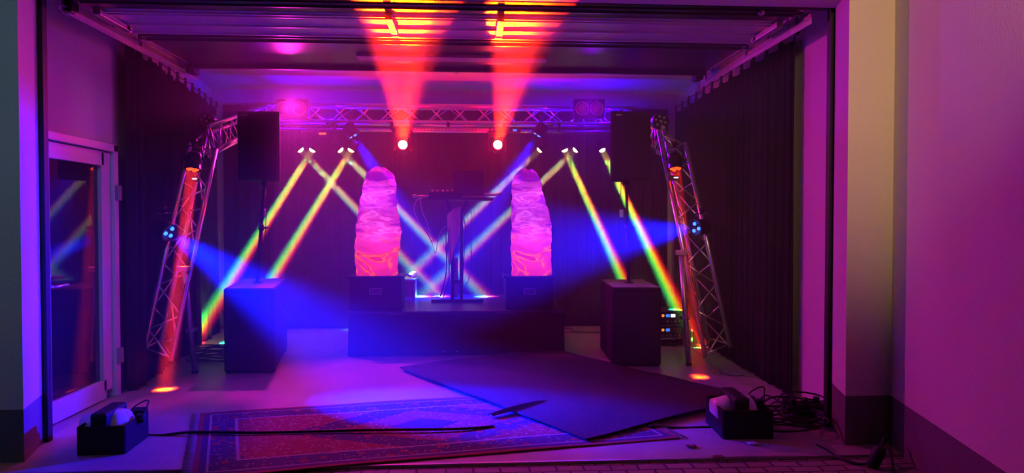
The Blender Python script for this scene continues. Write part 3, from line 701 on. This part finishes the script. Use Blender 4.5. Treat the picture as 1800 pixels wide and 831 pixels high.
cable('cable', pc([(742, 348), (732, 352), (728, 370), (738, 392), (752, 412), (760, 428)], cy), .006, 'pale cable looping down from the left end of the stand', m=wcable_m)
cable('cable', pc([(738, 347), (742, 370), (752, 395), (762, 425)], cy - .02), .005, 'second thin pale cable hanging inside the first loop left of the stand', m=wcable_m)
cable('cable', pc([(784, 395), (784, 430), (785, 470), (780, 500), (774, 521)], cy - .02), .007, 'black cable running down left of the stand poles, leftmost at the floor')
cable('cable', pc([(790, 400), (787, 440), (790, 480), (785, 505), (779, 523)], cy - .04), .006, 'black cable running down just left of the stand poles')
cable('cable', pc([(812, 372), (818, 400), (816, 440), (814, 480), (812, 522)], cy - .02), .006, 'black cable hanging close along the right pole of the stand')
cable('cable', pc([(822, 350), (829, 375), (828, 410), (828, 470), (822, 495), (812, 515)], cy + .02), .004, 'thin black cable hanging free right of the stand')
cable('cable', pc([(760, 430), (766, 445), (770, 420), (778, 402), (786, 398)], cy - .03), .004, 'thin pale cable arcing into the towel on the stand', m=wcable_m)

# --- flight case behind the left flame machine
p = at(708, 522, 8.9); p.z = ZST; hc = at(718, 492, 8.9).z - ZST
fc = thing('flight_case', 'small metal edged case standing behind the left flame box', 'case', p)
x1 = at(728, 500, 8.9).x; x0 = x1 - .42
MB().box(((x0 + x1) / 2, 9.05, ZST + hc / 2), (x1 - x0 - .02, .28, hc - .02)).build('body', mat('grey_case_panel', (.25, .25, .27), .4), fc, .004)
e = MB()
for x in (x0, x1):
    for y in (8.91, 9.19): e.box((x, y, ZST + hc / 2), (.022, .022, hc))
for z in (ZST + .012, ZST + hc - .011):
    for y in (8.91, 9.19): e.box(((x0 + x1) / 2, y, z), (x1 - x0, .022, .022))
    for x in (x0, x1): e.box((x, 9.05, z), (.022, .28, .022))
e.build('edge_profile', alu, fc)
MB().box(((x0 + x1) / 2 + .08, 8.895, ZST + hc * .55), (.10, .012, .07)).build('latch', alu, fc)
b = MB()
def crump(u, v):
    return Vector((x0 + .08 + u * .36, 8.92 + v * .24, ZST + hc + .03 + .05 * abs(math.sin(u * 7 + 2 * v)) * (0.3 + u)))
tag(MB().grid(crump, 16, 10).build('plastic_bag', mat('crumpled_white_plastic', (.8, .8, .82), .3), solid=.004), 'crumpled white plastic bag lying on the small metal edged case', 'bag')

# ================================================================== PA: subwoofers, loudspeakers and poles
def sub(fl, fr, bk_, side, ztop, lb, lid=True):
    # front-left, front-right, and rear corner on the visible side (floor pixels)
    A, B = gr(*fl), gr(*fr); K = gr(*bk_)
    if side == 'L': D = K; Cc = B + (K - A)
    else: Cc = K; D = A + (K - B)
    root = thing('subwoofer', lb, 'subwoofer', (A + B + Cc + D) / 4, 'black subwoofers on the floor')
    up = V(0, 0, ztop)
    q = [A, B, Cc, D]
    MB().hexa([v + V(0, 0, .02) for v in q], [v + V(0, 0, ztop) for v in q]).build('cabinet', black_vinyl, root, .012)
    n = (B - A).normalized(); o = V(n.y, -n.x, 0)
    mid = (A + B) / 2 + o * .006
    ang = math.atan2(n.y, n.x)
    MB().box(mid + V(0, 0, ztop * .5), ((B - A).length - .05, .014, ztop - .08), rot=ang).build('grille', grille, root, .004)
    MB().box(mid + o * .006 + V(0, 0, ztop - .075) - n * .13, (.09, .008, .022), rot=ang).build('badge', black_metal, root)
    for v in q:
        c = (A + B + Cc + D) / 4; w_ = v.lerp(c, .12)
        MB().lathe([(.025, 0), (.03, .02)], w_, (0, 0, 1), 12).build('foot', rubber, root)
    c = (A + B + Cc + D) / 4
    if side == 'L': e0, e1 = A, D
    else: e0, e1 = B, Cc
    sm = (e0 + e1) / 2; sn = (e1 - e0).normalized(); so = V(-sn.y, sn.x, 0)
    if so.dot(sm - c) < 0: so = -so
    MB().box(sm + so * .004 + V(0, 0, ztop * .62), (.20, .012, .09), rot=math.atan2(sn.y, sn.x)).build('handle', black_metal, root, .01)
    if lid:
        cc = [v.lerp(c, .05) + V(0, 0, ztop) for v in q]
        MB().hexa(cc, [v + V(0, 0, .006) for v in cc]).build('top_plate', wood_top, root)
    MB().lathe([(.05, 0), (.05, .012), (.026, .012), (.026, .03)], c + V(0, 0, ztop + (.006 if lid else 0)), (0, 0, 1), 16).build('pole_socket', black_metal, root)
    return c, root
cR, sR = sub((1077, 645), (1162, 645), (1055, 613), 'L', .82, 'tall black subwoofer with pale top plate on the floor right of the stage')
cL, sL = sub((394, 657), (483, 656), (505, 616), 'R', .84, 'tall black subwoofer in blue light on the floor left of the stage', lid=True)
# the left one wears a dark lid with a sheet of board lying on its far corner
def speaker(px0, px1, py0, py1, c, zsub, lb, lbp):
    Y = c.y; x0, x1 = at(px0, py0, Y - .2).x, at(px1, py0, Y - .2).x; z0, z1 = at(0, py1, Y - .2).z, at(900, py0, Y - .2).z
    z0 = at((px0 + px1) / 2, py1, Y - .2).z; z1 = at((px0 + px1) / 2, py0, Y - .2).z
    cx = (x0 + x1) / 2; w_ = x1 - x0; root = thing('loudspeaker', lb, 'loudspeaker', (cx, Y, z0), 'black loudspeakers on poles'); dp = .40; tp = .10
    fy, by = Y - .2, Y + .2
    MB().hexa([V(x0, fy, z0), V(x1, fy, z0), V(x1 - tp, by, z0), V(x0 + tp, by, z0)], [V(x0, fy, z1), V(x1, fy, z1), V(x1 - tp, by, z1), V(x0 + tp, by, z1)]).build('cabinet', black_vinyl, root, .015)
    MB().box((cx, fy - .006, (z0 + z1) / 2), (w_ - .03, .016, z1 - z0 - .03)).build('grille', grille, root, .006)
    MB().box((cx - w_ * .3, fy - .016, z1 - .045), (.06, .006, .014)).build('badge', lens_grey, root)
    MB().lathe([(.045, 0), (.045, .01), (.03, .015), (.03, .06)], (cx, Y, z0 - .05), (0, 0, 1), 16).build('pole_cup', black_metal, root)
    pt = thing('speaker_pole', lbp, 'speaker pole', (c.x, c.y, zsub), 'black speaker poles')
    a, b_ = V(c.x, c.y, zsub + .03), V(cx, Y, z0 - .04); m1 = a.lerp(b_, .55)
    MB().tube([a, m1], .021, 12).build('lower_tube', black_metal, pt); MB().tube([m1, b_], .016, 12).build('upper_tube', black_metal, pt)
    MB().lathe([(.03, 0), (.03, .06)], m1 - V(0, 0, .03), (0, 0, 1), 12).build('collar', black_metal, pt)
    MB().tube([m1, m1 + V(.07, -.02, 0)], [.008, .014]).build('locking_knob', rubber, pt)
speaker(416, 491, 195, 316, cL, .846, 'black loudspeaker on the pole above the left subwoofer', 'slim black pole rising from the left subwoofer')
speaker(1073, 1145, 195, 316, cR, .826, 'black loudspeaker on the pole above the right subwoofer', 'slim black pole rising from the right subwoofer')
# pendant bits by the poles
for px, lb in ((463, 'small grey bracket hanging beside the left speaker pole'), (1092, 'small grey bracket hanging beside the right speaker pole')):
    Y = (cL if px < 800 else cR).y + .1; t = thing('hanging_bracket', lb, 'bracket', at(px, 375, Y)); s = 1 if px < 800 else -1
    MB().tube([at(px, 318, Y), at(px + s, 345, Y), at(px + 6 * s, 362, Y), at(px + 4 * s, 395, Y), at(px + 2 * s, 425, Y)], .004, 6).build('cord', cable_m, t)
    MB().box(at(px, 375, Y), (.05, .03, .09)).build('buckle', steel, t, .006)
    if px < 800: MB().box(at(464, 328, Y), (.035, .03, .18)).build('strap', grey_plastic, t, .006)

# ================================================================== CASES, RACK AND CABLES BEHIND
Yc = 9.0
def case(px0, px1, py0, py1, Y, dp, lb, label_px=None, grp='black cases right of the stage'):
    a, b_ = at(px0, py1, Y), at(px1, py0, Y); root = thing('equipment_case', lb, 'case', ((a.x + b_.x) / 2, Y + dp / 2, a.z), grp)
    cx, cz = (a.x + b_.x) / 2, (a.z + b_.z) / 2
    MB().box((cx, Y + dp / 2, cz), (b_.x - a.x, dp, b_.z - a.z)).build('body', black_vinyl, root, .008)
    MB().box((cx, Y + dp / 2, b_.z - (b_.z - a.z) * .25), (b_.x - a.x + .008, dp + .008, .012)).build('lid_seam', black_metal, root)
    if label_px:
        p = at(label_px[0], label_px[1], Y - .005); MB().box(p, (.12, .008, .065)).build('label_frame', label_m, root); MB().box(p - V(0, .003, 0), (.105, .008, .05)).build('label', mat('dark_label', (.09, .05, .06), .5), root)
    MB().tube([V(cx - .09, Y - .01, cz - .02), V(cx - .08, Y - .035, cz - .02), V(cx + .08, Y - .035, cz - .02), V(cx + .09, Y - .01, cz - .02)], .008, 6).build('handle', black_metal, root)
    return root
g0 = gr(1030, 571)
zf = g0.y
case(998, 1066, 538, 571, g0.y, .4, 'lower black case with a framed label standing on the floor right of the stage', (1037, 553))
case(1000, 1066, 503, 538, g0.y + .02, .38, 'upper black case with a framed label stacked right of the stage', (1032, 525))
p = at(1047, 516, g0.y - .02)
bd = thing('lit_display', 'small lit blue display with lettering beside the upper black case', 'display', p)
MB().box(p + V(0, .02, 0), (.13, .03, .06)).build('housing', black_metal, bd)
def text(name, s, loc, size, m, parent, rot=(R(90), 0, 0)):
    cu = bpy.data.curves.new(name, 'FONT'); cu.body = s; cu.size = size; cu.align_x = 'CENTER'; cu.align_y = 'CENTER'; cu.extrude = .001
    o = bpy.data.objects.new(name, cu); C.objects.link(o); bpy.context.view_layer.update(); me = bpy.data.meshes.new_from_object(o.evaluated_get(bpy.context.evaluated_depsgraph_get())); bpy.data.objects.remove(o); o = bpy.data.objects.new(name, me); C.objects.link(o); me.materials.clear(); me.materials.append(m); o.parent = parent; o.location = Vector(loc) - parent_world(parent); o.rotation_euler = rot; return o
MB().box(p + V(0, .003, 0), (.105, .006, .035)).build('screen', mat('dark_blue_screen', (.0, .01, .08), .2), bd)
text('lettering', 'hark', p + V(0, -.002, 0), .05, e_sblue, bd)
cable('cable', pc([(1040, 515), (1038, 503), (1043, 498), (1049, 503), (1048, 512)], g0.y - .03), .004, 'small grey cable loop above the lit blue display', m=wcable_m)
cable('cable', pc([(1003, 526), (1018, 528), (1028, 538), (1036, 542), (1054, 543)], g0.y - .03), .006, 'grey cable drooping across the fronts of the black cases', m=wcable_m)
cable('cable', [gr(985, 577), gr(1003, 578), gr(1010, 583), gr(1040, 584), gr(1060, 583)], .012, 'thick black cable on the floor in front of the black cases')
cable('cable', [gr(985, 583), gr(1003, 584), gr(1030, 585), gr(1062, 586)], .010, 'second black cable on the floor in front of the black cases, nearer the viewer')
# amplifier rack
gA = gr(1180, 606); Ya = gA.y
a, b_ = at(1140, 606, Ya), at(1202, 545, Ya)
rk = thing('amplifier_rack', 'amplifier rack with lit panels between the right subwoofer and the truss leg', 'amplifier rack', ((a.x + b_.x) / 2, Ya + .2, 0))
W = b_.x - a.x; H = b_.z; cx = (a.x + b_.x) / 2
f = MB(); 
for x in (a.x + .01, b_.x - .01): f.box((x, Ya + .2, H / 2), (.02, .4, H))
f.box((cx, Ya + .2, .015), (W, .4, .03)).box((cx, Ya + .2, H - .01), (W, .4, .02)).box((cx, Ya + .39, H / 2), (W, .02, H)); f.build('case', black_vinyl, rk)
MB().box((cx, Ya - .002, H - .01), (W, .012, .022)).build('edge_profile', alu, rk)
rows = [(H - .03, .165, True), (H - .205, .15, True)]
for i, (zt2, hh, on) in enumerate(rows):
    am = MB().box((cx, Ya + .18, zt2 - hh / 2), (W - .05, .36, hh - .01)).build('amplifier', mat('amp_front', (.06, .055, .06), .4, .3), rk, .003)
    zz = zt2 - .035
    MB().lathe([(.018, 0), (.014, .012)], (at(1165.5, 550, Ya).x, Ya, zz), (0, -1, 0), 12).build('power_light', e_orange, am)
    MB().box((at(1174, 550, Ya).x, Ya - .003, zz), (.045, .006, .032)).build('blue_display', e_sblue if True else None, am)
    if i == 0:
        MB().box((at(1183, 550, Ya).x, Ya - .003, zz), (.055, .006, .036)).build('white_display', e_white, am)
    for k in range(5): MB().lathe([(.013, 0), (.011, .014)], (at(1166 + 7 * k, 550, Ya).x, Ya, zt2 - .105), (0, -1, 0), 10).build('knob', lens_grey, am)
    MB().box((cx, Ya - .006, zt2 - hh + .012), (W - .06, .014, .01)).build('trim_strip', alu, am)
MB().tube([(cx - .1, Ya, .06), (cx - .09, Ya - .03, .08), (cx + .09, Ya - .03, .08), (cx + .1, Ya, .06)], .008, 6).build('handle', alu, rk)
cable('cable', [gr(1160, 609), gr(1175, 608), gr(1188, 609), gr(1205, 608), gr(1218, 606)], .007, 'black cable on the floor in front of the amplifier rack')
t = [gr(1183 + 6 * math.cos(a_), 607 + 1.6 * math.sin(a_)) + V(0, 0, .02) for a_ in [i * .7 for i in range(14)]]
cable('cable', t, .009, 'small knotted coil of black cable in front of the amplifier rack')
cable('cable', [gr(1216, 600) + V(0, 0, .25), gr(1217, 612) + V(0, 0, .05), gr(1222, 616), gr(1240, 634), gr(1265, 648), gr(1300, 658), gr(1325, 660)], .008, 'pale cable snaking from the right truss foot towards the curtain', m=mat('pale_cable', (.3, .3, .28), .5))
cable('cable', [gr(1265, 648), gr(1268, 656), gr(1290, 661), gr(1310, 659)], .007, 'short black cable end lying near the right curtain hem')
# cables heap at the left truss foot
rnd = random.Random(5)
for j in range(7):
    c = gr(372 + rnd.uniform(-12, 12), 628 + rnd.uniform(-5, 5)); rx, ry = rnd.uniform(.18, .3), rnd.uniform(.12, .22); pts = []
    for i in range(15):
        a_ = i * 2 * math.pi / 14; pts.append(c + V(rx * math.cos(a_), ry * math.sin(a_), .012 + .013 * j + .01 * math.sin(3 * a_ + j)))
    cable('cable', pts, .0075, 'black cable loop in the coil on the floor between left truss foot and subwoofer', group='coiled cables left')
b = MB().tube([gr(331, 615) + V(0, 0, .02 + .22 * i / 40) + V(.03 * math.cos(i * .9), .03 * math.sin(i * .9), 0) for i in range(41)], .008, 6)
tag(b.build('cable_tie_bundle', mat('pale_cable', (.3, .3, .28), .5)), 'twisted pale cable bundle standing where the left beam lands', 'cable')

# ================================================================== FLOOR ITEMS
PR = bpy.data.materials.new('persian_rug'); PR.use_nodes = True; nt = PR.node_tree; bs = nt.nodes['Principled BSDF']; bs.inputs['Roughness'].default_value = .95
def N(t_, **k):
    n = nt.nodes.new(t_)
    for a_, v_ in k.items():
        if a_.startswith('i'): n.inputs[int(a_[1:])].default_value = v_
        else: setattr(n, a_, v_)
    return n
def Mt(op, a_, b_=None):
    n = nt.nodes.new('ShaderNodeMath'); n.operation = op
    for i, v_ in enumerate((a_, b_)):
        if v_ is None: continue
        if isinstance(v_, (int, float)): n.inputs[i].default_value = v_
        else: nt.links.new(v_, n.inputs[i])
    return n.outputs[0]
RL, RW = 3.35, 1.55
uv = N('ShaderNodeTexCoord'); sp = N('ShaderNodeSeparateXYZ'); nt.links.new(uv.outputs['UV'], sp.inputs[0])
X = Mt('ABSOLUTE', sp.outputs['X']); Y_ = Mt('ABSOLUTE', sp.outputs['Y'])
ex = Mt('SUBTRACT', RL / 2, X); ey = Mt('SUBTRACT', RW / 2, Y_); ed = Mt('MINIMUM', ex, ey)
vor = N('ShaderNodeTexVoronoi'); vor.inputs['Scale'].default_value = 10; nt.links.new(uv.outputs['UV'], vor.inputs['Vector'])
vor2 = N('ShaderNodeTexVoronoi'); vor2.inputs['Scale'].default_value = 27; nt.links.new(uv.outputs['UV'], vor2.inputs['Vector'])
def mixc(f_, a_, b_):
    n = nt.nodes.new('ShaderNodeMix'); n.data_type = 'RGBA'
    if isinstance(f_, (int, float)): n.inputs[0].default_value = f_
    else: nt.links.new(f_, n.inputs[0])
    for i, v_ in ((6, a_), (7, b_)):
        if isinstance(v_, tuple): n.inputs[i].default_value = (*v_, 1)
        else: nt.links.new(v_, n.inputs[i])
    return n.outputs[2]
red, navy, cream, rust = (.26, .06, .05), (.06, .05, .10), (.38, .33, .30), (.30, .11, .08)
fl = Mt('LESS_THAN', vor.outputs['Distance'], .30); fl2 = Mt('LESS_THAN', vor2.outputs['Distance'], .22)
field = mixc(fl, red, rust); field = mixc(fl2, field, (.5, .38, .32))
dark = mixc(fl, navy, red); dark = mixc(fl2, dark, (.30, .24, .26))
dia = Mt('ADD', Mt('MULTIPLY', X, .62), Mt('MULTIPLY', Y_, 1.0))
inner = mixc(Mt('LESS_THAN', dia, .62), field, dark); inner = mixc(Mt('LESS_THAN', dia, .40), inner, field); inner = mixc(Mt('LESS_THAN', dia, .16), inner, navy)
corner = Mt('GREATER_THAN', dia, 1.2); inner = mixc(corner, inner, dark)
border = mixc(fl, navy, red); border = mixc(fl2, border, (.34, .25, .24))
c_ = mixc(Mt('LESS_THAN', ed, .27), inner, cream)
c_ = mixc(Mt('LESS_THAN', ed, .25), c_, border)
c_ = mixc(Mt('LESS_THAN', ed, .09), c_, cream); c_ = mixc(Mt('LESS_THAN', ed, .075), c_, navy); c_ = mixc(Mt('LESS_THAN', ed, .035), c_, red)
nt.links.new(c_, bs.inputs['Base Color'])
bpn = N('ShaderNodeBump'); bpn.inputs['Strength'].default_value = .5; bpn.inputs['Distance'].default_value = .004; nt.links.new(vor2.outputs['Distance'], bpn.inputs['Height']); nt.links.new(bpn.outputs[0], bs.inputs['Normal'])
A, B, Cc = gr(352, 728), gr(336, 843), gr(1195, 771)
ax = (Cc - B).normalized(); RLr = (Cc - B).length; cen = (A + Cc) / 2
ay = V(-ax.y, ax.x, 0); RWr = (A - B).dot(ay)
SK = (A - B).dot(ax) / RWr; cen = B + ax * RLr / 2 + (A - B) / 2
def flat_rug(name, cen, ax, L_, W_, m, lb, cat, th, z0=0, wave=.004, skew=0.0):
    ay = V(-ax.y, ax.x, 0); me = bpy.data.meshes.new(name); nx, ny = 120, 60; vs = []; fs = []
    def hgt(x, y): return wave * (math.sin(x * 5 + y * 3) + math.sin(y * 8 - x * 2.3 + 1) + 2) / 2
    for k in (0, 1):
        for j in range(ny + 1):
            for i in range(nx + 1):
                x = (i / nx - .5) * L_; y = (j / ny - .5) * W_; x += skew * y; vs.append((x, y, (z0 + (th if k else 0)) + hgt(x, y)))
    q = nx + 1; o_ = q * (ny + 1)
    for j in range(ny):
        for i in range(nx):
            a_ = j * q + i; fs.append((a_ + o_, a_ + 1 + o_, a_ + q + 1 + o_, a_ + q + o_)); fs.append((a_, a_ + q, a_ + q + 1, a_ + 1))
    for i in range(nx): fs.append((i, i + 1, i + 1 + o_, i + o_)); a_ = ny * q + i; fs.append((a_ + 1, a_, a_ + o_, a_ + 1 + o_))
    for j in range(ny): a_ = j * q; fs.append((a_ + q, a_, a_ + o_, a_ + q + o_)); a_ = j * q + nx; fs.append((a_, a_ + q, a_ + q + o_, a_ + o_))
    me.from_pydata(vs, [], fs); me.materials.append(m)
    uvl = me.uv_layers.new(name='UVMap')
    for lp in me.loops:
        v = vs[lp.vertex_index]; uvl.data[lp.index].uv = (v[0] - skew * v[1], v[1])
    o = bpy.data.objects.new(name, me); C.objects.link(o)
    o.location = (cen.x, cen.y, 0); o.rotation_euler = (0, 0, math.atan2(ax.y, ax.x)); tag(o, lb, cat); return o
RLn, RWn = RLr, RWr
for n in nt.nodes:
    if n.type == 'MATH' and n.operation == 'SUBTRACT':
        if abs(n.inputs[0].default_value - RL / 2) < 1e-5: n.inputs[0].default_value = RLr / 2
        elif abs(n.inputs[0].default_value - RW / 2) < 1e-5: n.inputs[0].default_value = RWr / 2
rug = flat_rug('rug', cen, ax, RLr, RWr, PR, 'patterned oriental rug lying across the garage entrance', 'rug', .008, skew=SK)
for e_ in (-1, 1):
    fr_ = MB()
    for k in range(70):
        y = (k / 69 - .5) * RWr; p0 = cen + ax * (e_ * RLr / 2 + SK * y) + ay * y; fr_.tube([p0 + V(0, 0, .010), p0 + ax * e_ * .03 + V(0, 0, .012), p0 + ax * e_ * .06 + ay * random.uniform(-.012, .012) + V(0, 0, .003)], .003, 4)
    o = fr_.build('fringe', mat('rug_fringe', (.5, .45, .4), .9), base=cen); o['kind'] = 'stuff'
    o.parent = rug; o.matrix_parent_inverse = (Matrix.Translation(rug.location) @ rug.rotation_euler.to_matrix().to_4x4()).inverted()
BR = mat('dark_grey_carpet', (.055, .047, .05), .97, noise=(40, (.038, .033, .036)), bump=(220, .6))
l_, r_, bt = gr(535, 675), gr(1325, 704), gr(1030, 779)
a1 = (r_ - bt).normalized(); L1 = (r_ - bt).length; a2 = V(-a1.y, a1.x, 0); W1 = (l_ - bt).dot(a2)
cen2 = bt + a1 * L1 / 2 + a2 * W1 / 2
rug2 = flat_rug('carpet', cen2, a1, L1, W1, BR, 'dark grey carpet laid diagonally in front of the stage over the patterned rug', 'carpet', .010, z0=.021, wave=.007)
# fold in the carpet
q0, q1 = gr(862, 738), gr(962, 711)
fo = MB().grid(lambda u, v: q0.lerp(q1, u) + (q1 - q0).cross(V(0, 0, 1)).normalized() * (.05 * (v - .5)) + V(0, 0, .034 + .03 * math.sin(math.pi * v) * math.sin(math.pi * (u * .9 + .1)) ** .5), 20, 8).build('fold', BR)
fo.parent = rug2; fo.matrix_parent_inverse = (Matrix.Translation(rug2.location) @ rug2.rotation_euler.to_matrix().to_4x4()).inverted()
MB().lathe([(.03, 0), (.03, .01), (.015, .02)], q0 + V(0, 0, .03), (0, 0, 1), 10)
# paper scrap and leaves
for i, (px, py) in enumerate(((1322, 781), (1262, 805), (1215, 786))):
    p = gr(px, py); pts = []
    b = MB().grid(lambda u, v: p + V((u - .5) * .07, (v - .5) * .05, .006 + .008 * abs(math.sin(u * 6 + v * 4 + i))), 5, 4)
    tag(b.build('paper_scrap' if i == 0 else 'dry_leaf', mat('white_paper', (.75, .75, .75), .7) if i == 0 else mat('dry_leaf', (.16, .08, .04), .8), solid=.0012),
        ('small white paper scrap on the slab in front of the right floor box', 'dry brown leaf near the slab edge below the right floor box', 'dry brown leaf on the slab left of the right floor box')[i], 'paper' if i == 0 else 'leaf')
# floor boxes with lamps
def floor_box(c0, w_, d_, h_, rot, lb, mirror=1):
    root = thing('floor_lamp_box', lb, 'floor light', c0, 'black floor boxes with cables at the entrance')
    Mz = Matrix.Rotation(rot, 3, 'Z')
    def P(x, y, z): return c0 + Mz @ V(x * mirror, y, z)
    b = MB(); th = .012
    b.box(P(0, 0, .012), (w_, d_, .02), M=Mz).box(P(0, -d_ / 2, h_ / 2), (w_, th, h_), M=Mz).box(P(0, d_ / 2, h_ / 2), (w_, th, h_), M=Mz).box(P(-w_ / 2, 0, h_ / 2), (th, d_, h_), M=Mz).box(P(w_ / 2, 0, h_ / 2), (th, d_, h_), M=Mz)
    b.build('box', black_vinyl, root, .004)
    MB().lathe([(.10, -.16), (.115, -.05), (.115, .07), (.10, .11), (.06, .135)], P(-.02, 0, h_ - .055), Mz @ V(mirror, 0, .1), 20).build('lamp_body', mat('white_lamp_body', (.75, .75, .78), .35), root)
    MB().box(P(-.03, 0, h_ + .025), (.11, d_ * .86, .10), M=Mz).build('strap', rubber, root, .02)
    MB().box(P(.16, .02, h_ - .01), (.06, .05, .06), M=Mz).build('plug', rubber, root, .012)
    MB().tube(smooth_path([P(.05, .05, h_), P(.12, .06, h_ + .07), P(.20, .05, h_ + .10), P(.185, .0, h_ + .02), P(.175, -.02, h_ - .01)]), .005, 6).build('cord', cable_m, root)
    return root
bl = gr(128, 801); br_ = gr(204, 799); wl = (br_ - bl).length
floor_box(V((bl.x + br_.x) / 2 + .03, bl.y + .19, 0), wl + .02, .36, .185, R(3), 'black box with a strapped lamp on the floor beside the left jamb')
gp = gr(222, 775); 
t = thing('socket_box', 'black power distributor with a plug beside the left floor box', 'power box', gp)
pcx = (gr(222, 770)).x; pcy = gr(222, 770).y
MB().box((pcx + .0, pcy + .09, .085), (.10, .26, .15)).build('housing', black_vinyl, t, .006); MB().tube([(pcx + .05, pcy + .03, .07), (pcx + .10, pcy - .02, .05), (pcx + .11, pcy - .03, .02)], [.02, .018, .012]).build('plug', rubber, t)
bl2, br2 = gr(1290, 772), gr(1362, 772)
floor_box(V((bl2.x + br2.x) / 2 - .03, bl2.y + .2, 0), (br2 - bl2).length + .06, .40, .20, R(-3), 'black box with a strapped lamp on the floor near the right jamb', 1)
cable('power_cable', [gr(232, 762), gr(280, 765), gr(340, 764) + V(0, 0, .02), gr(460, 766) + V(0, 0, .025), gr(640, 763) + V(0, 0, .03), gr(800, 760) + V(0, 0, .026), gr(868, 753) + V(0, 0, .016)], .011, 'black power cable running from the left floor box under and over the patterned rug')
cable('power_cable', [gr(1140, 754) + V(0, 0, .02), gr(1200, 752), gr(1240, 751), gr(1275, 752)], .012, 'black power cable leading from the rugs to the right floor box')
# cable pile at the right jamb
rnd = random.Random(11)
for j in range(12):
    c = gr(1420 + rnd.uniform(-28, 16), 742 + rnd.uniform(-12, 16)); rx, ry = rnd.uniform(.10, .24), rnd.uniform(.06, .18); ph = rnd.uniform(0, 6); pts = []
    for i in range(13):
        a_ = i * 2 * math.pi / 12 + ph; pts.append(c + V(rx * math.cos(a_) * (1 + .2 * math.sin(2 * a_)), ry * math.sin(a_), .012 + .012 * j + .012 * math.sin(2 * a_ + j)))
    for q in pts: q.x = min(q.x, XR - .03); q.y = max(q.y, 4.35); q.x = q.x if not (q.y < 5.0 and q.x > JR0 - .1) else JR0 - .1
    cable('cable', pts, .008, 'black cable loop in the tangled pile beside the right jamb', group='tangled cables at the right jamb')
b = MB()
for k in range(4): b.box(gr(1426, 742) + V(-.08 + .07 * k, .03 * math.sin(k * 2), .19), (.06, .07, .06), rot=k)
cable('cable', [gr(1330, 722) + V(0, 0, .05), gr(1345, 705) + V(0, 0, .05), gr(1365, 702), gr(1382, 712), gr(1410, 735) + V(0, 0, .1)], .007, 'black cable arching from the right floor box towards the tangled pile')
cable('cable', [gr(1350, 738) + V(0, 0, .1), gr(1362, 715) + V(0, 0, .04), gr(1372, 706), gr(1390, 716)], .007, 'black cable rising beside the right floor box, close to the curtain hem')
ps = thing('power_strip', 'dark power strip with plugs buried in the tangled cables beside the right jamb', 'power strip', gr(1420, 745))
pp = gr(1420, 745); pp.y += .05
MB().box(pp + V(0, 0, .11), (.34, .07, .05), rot=.2).build('housing', rubber, ps, .01)
for k in range(3): MB().box(pp + V(-.1 + .1 * k, -.02 + .02 * k, .155), (.045, .045, .06), rot=.5 * k).build('plug', rubber, ps, .01)
MB().box(pp + V(0, 0, .045), (.14, .12, .09), rot=.2).build('stand', rubber, ps, .02)
pg = thing('plug', 'black round plug lying at the foot of the white wall near the right curtain', 'plug', gr(1391, 708))
pq = gr(1391, 709) + V(-.02, 0, .04); MB().lathe([(.03, -.05), (.04, -.02), (.04, .04), (.02, .06)], pq, (1, .2, .1), 14).build('body', rubber, pg)
cable('cable', [gr(1436, 782), gr(1452, 790), gr(1480, 806) + V(0, 0, .0), gr(1520, 815), gr(1545, 808) + V(0, 0, .05), gr(1556, 800) + V(0, 0, .12), gr(1564, 806) + V(0, 0, .06), gr(1570, 822), gr(1574, 845)], .009, 'black cable leading from the pile over the slab edge past the grey plinth')
pg = thing('plug', 'black cable connector on the paving at the foot of the grey plinth', 'plug', gr(1540, 815))
pq = gr(1540, 818) + V(0, 0, .05); MB().lathe([(.02, -.08), (.035, -.05), (.04, .05), (.025, .08)], pq, (.3, -.2, 1), 14).build('body', rubber, pg)
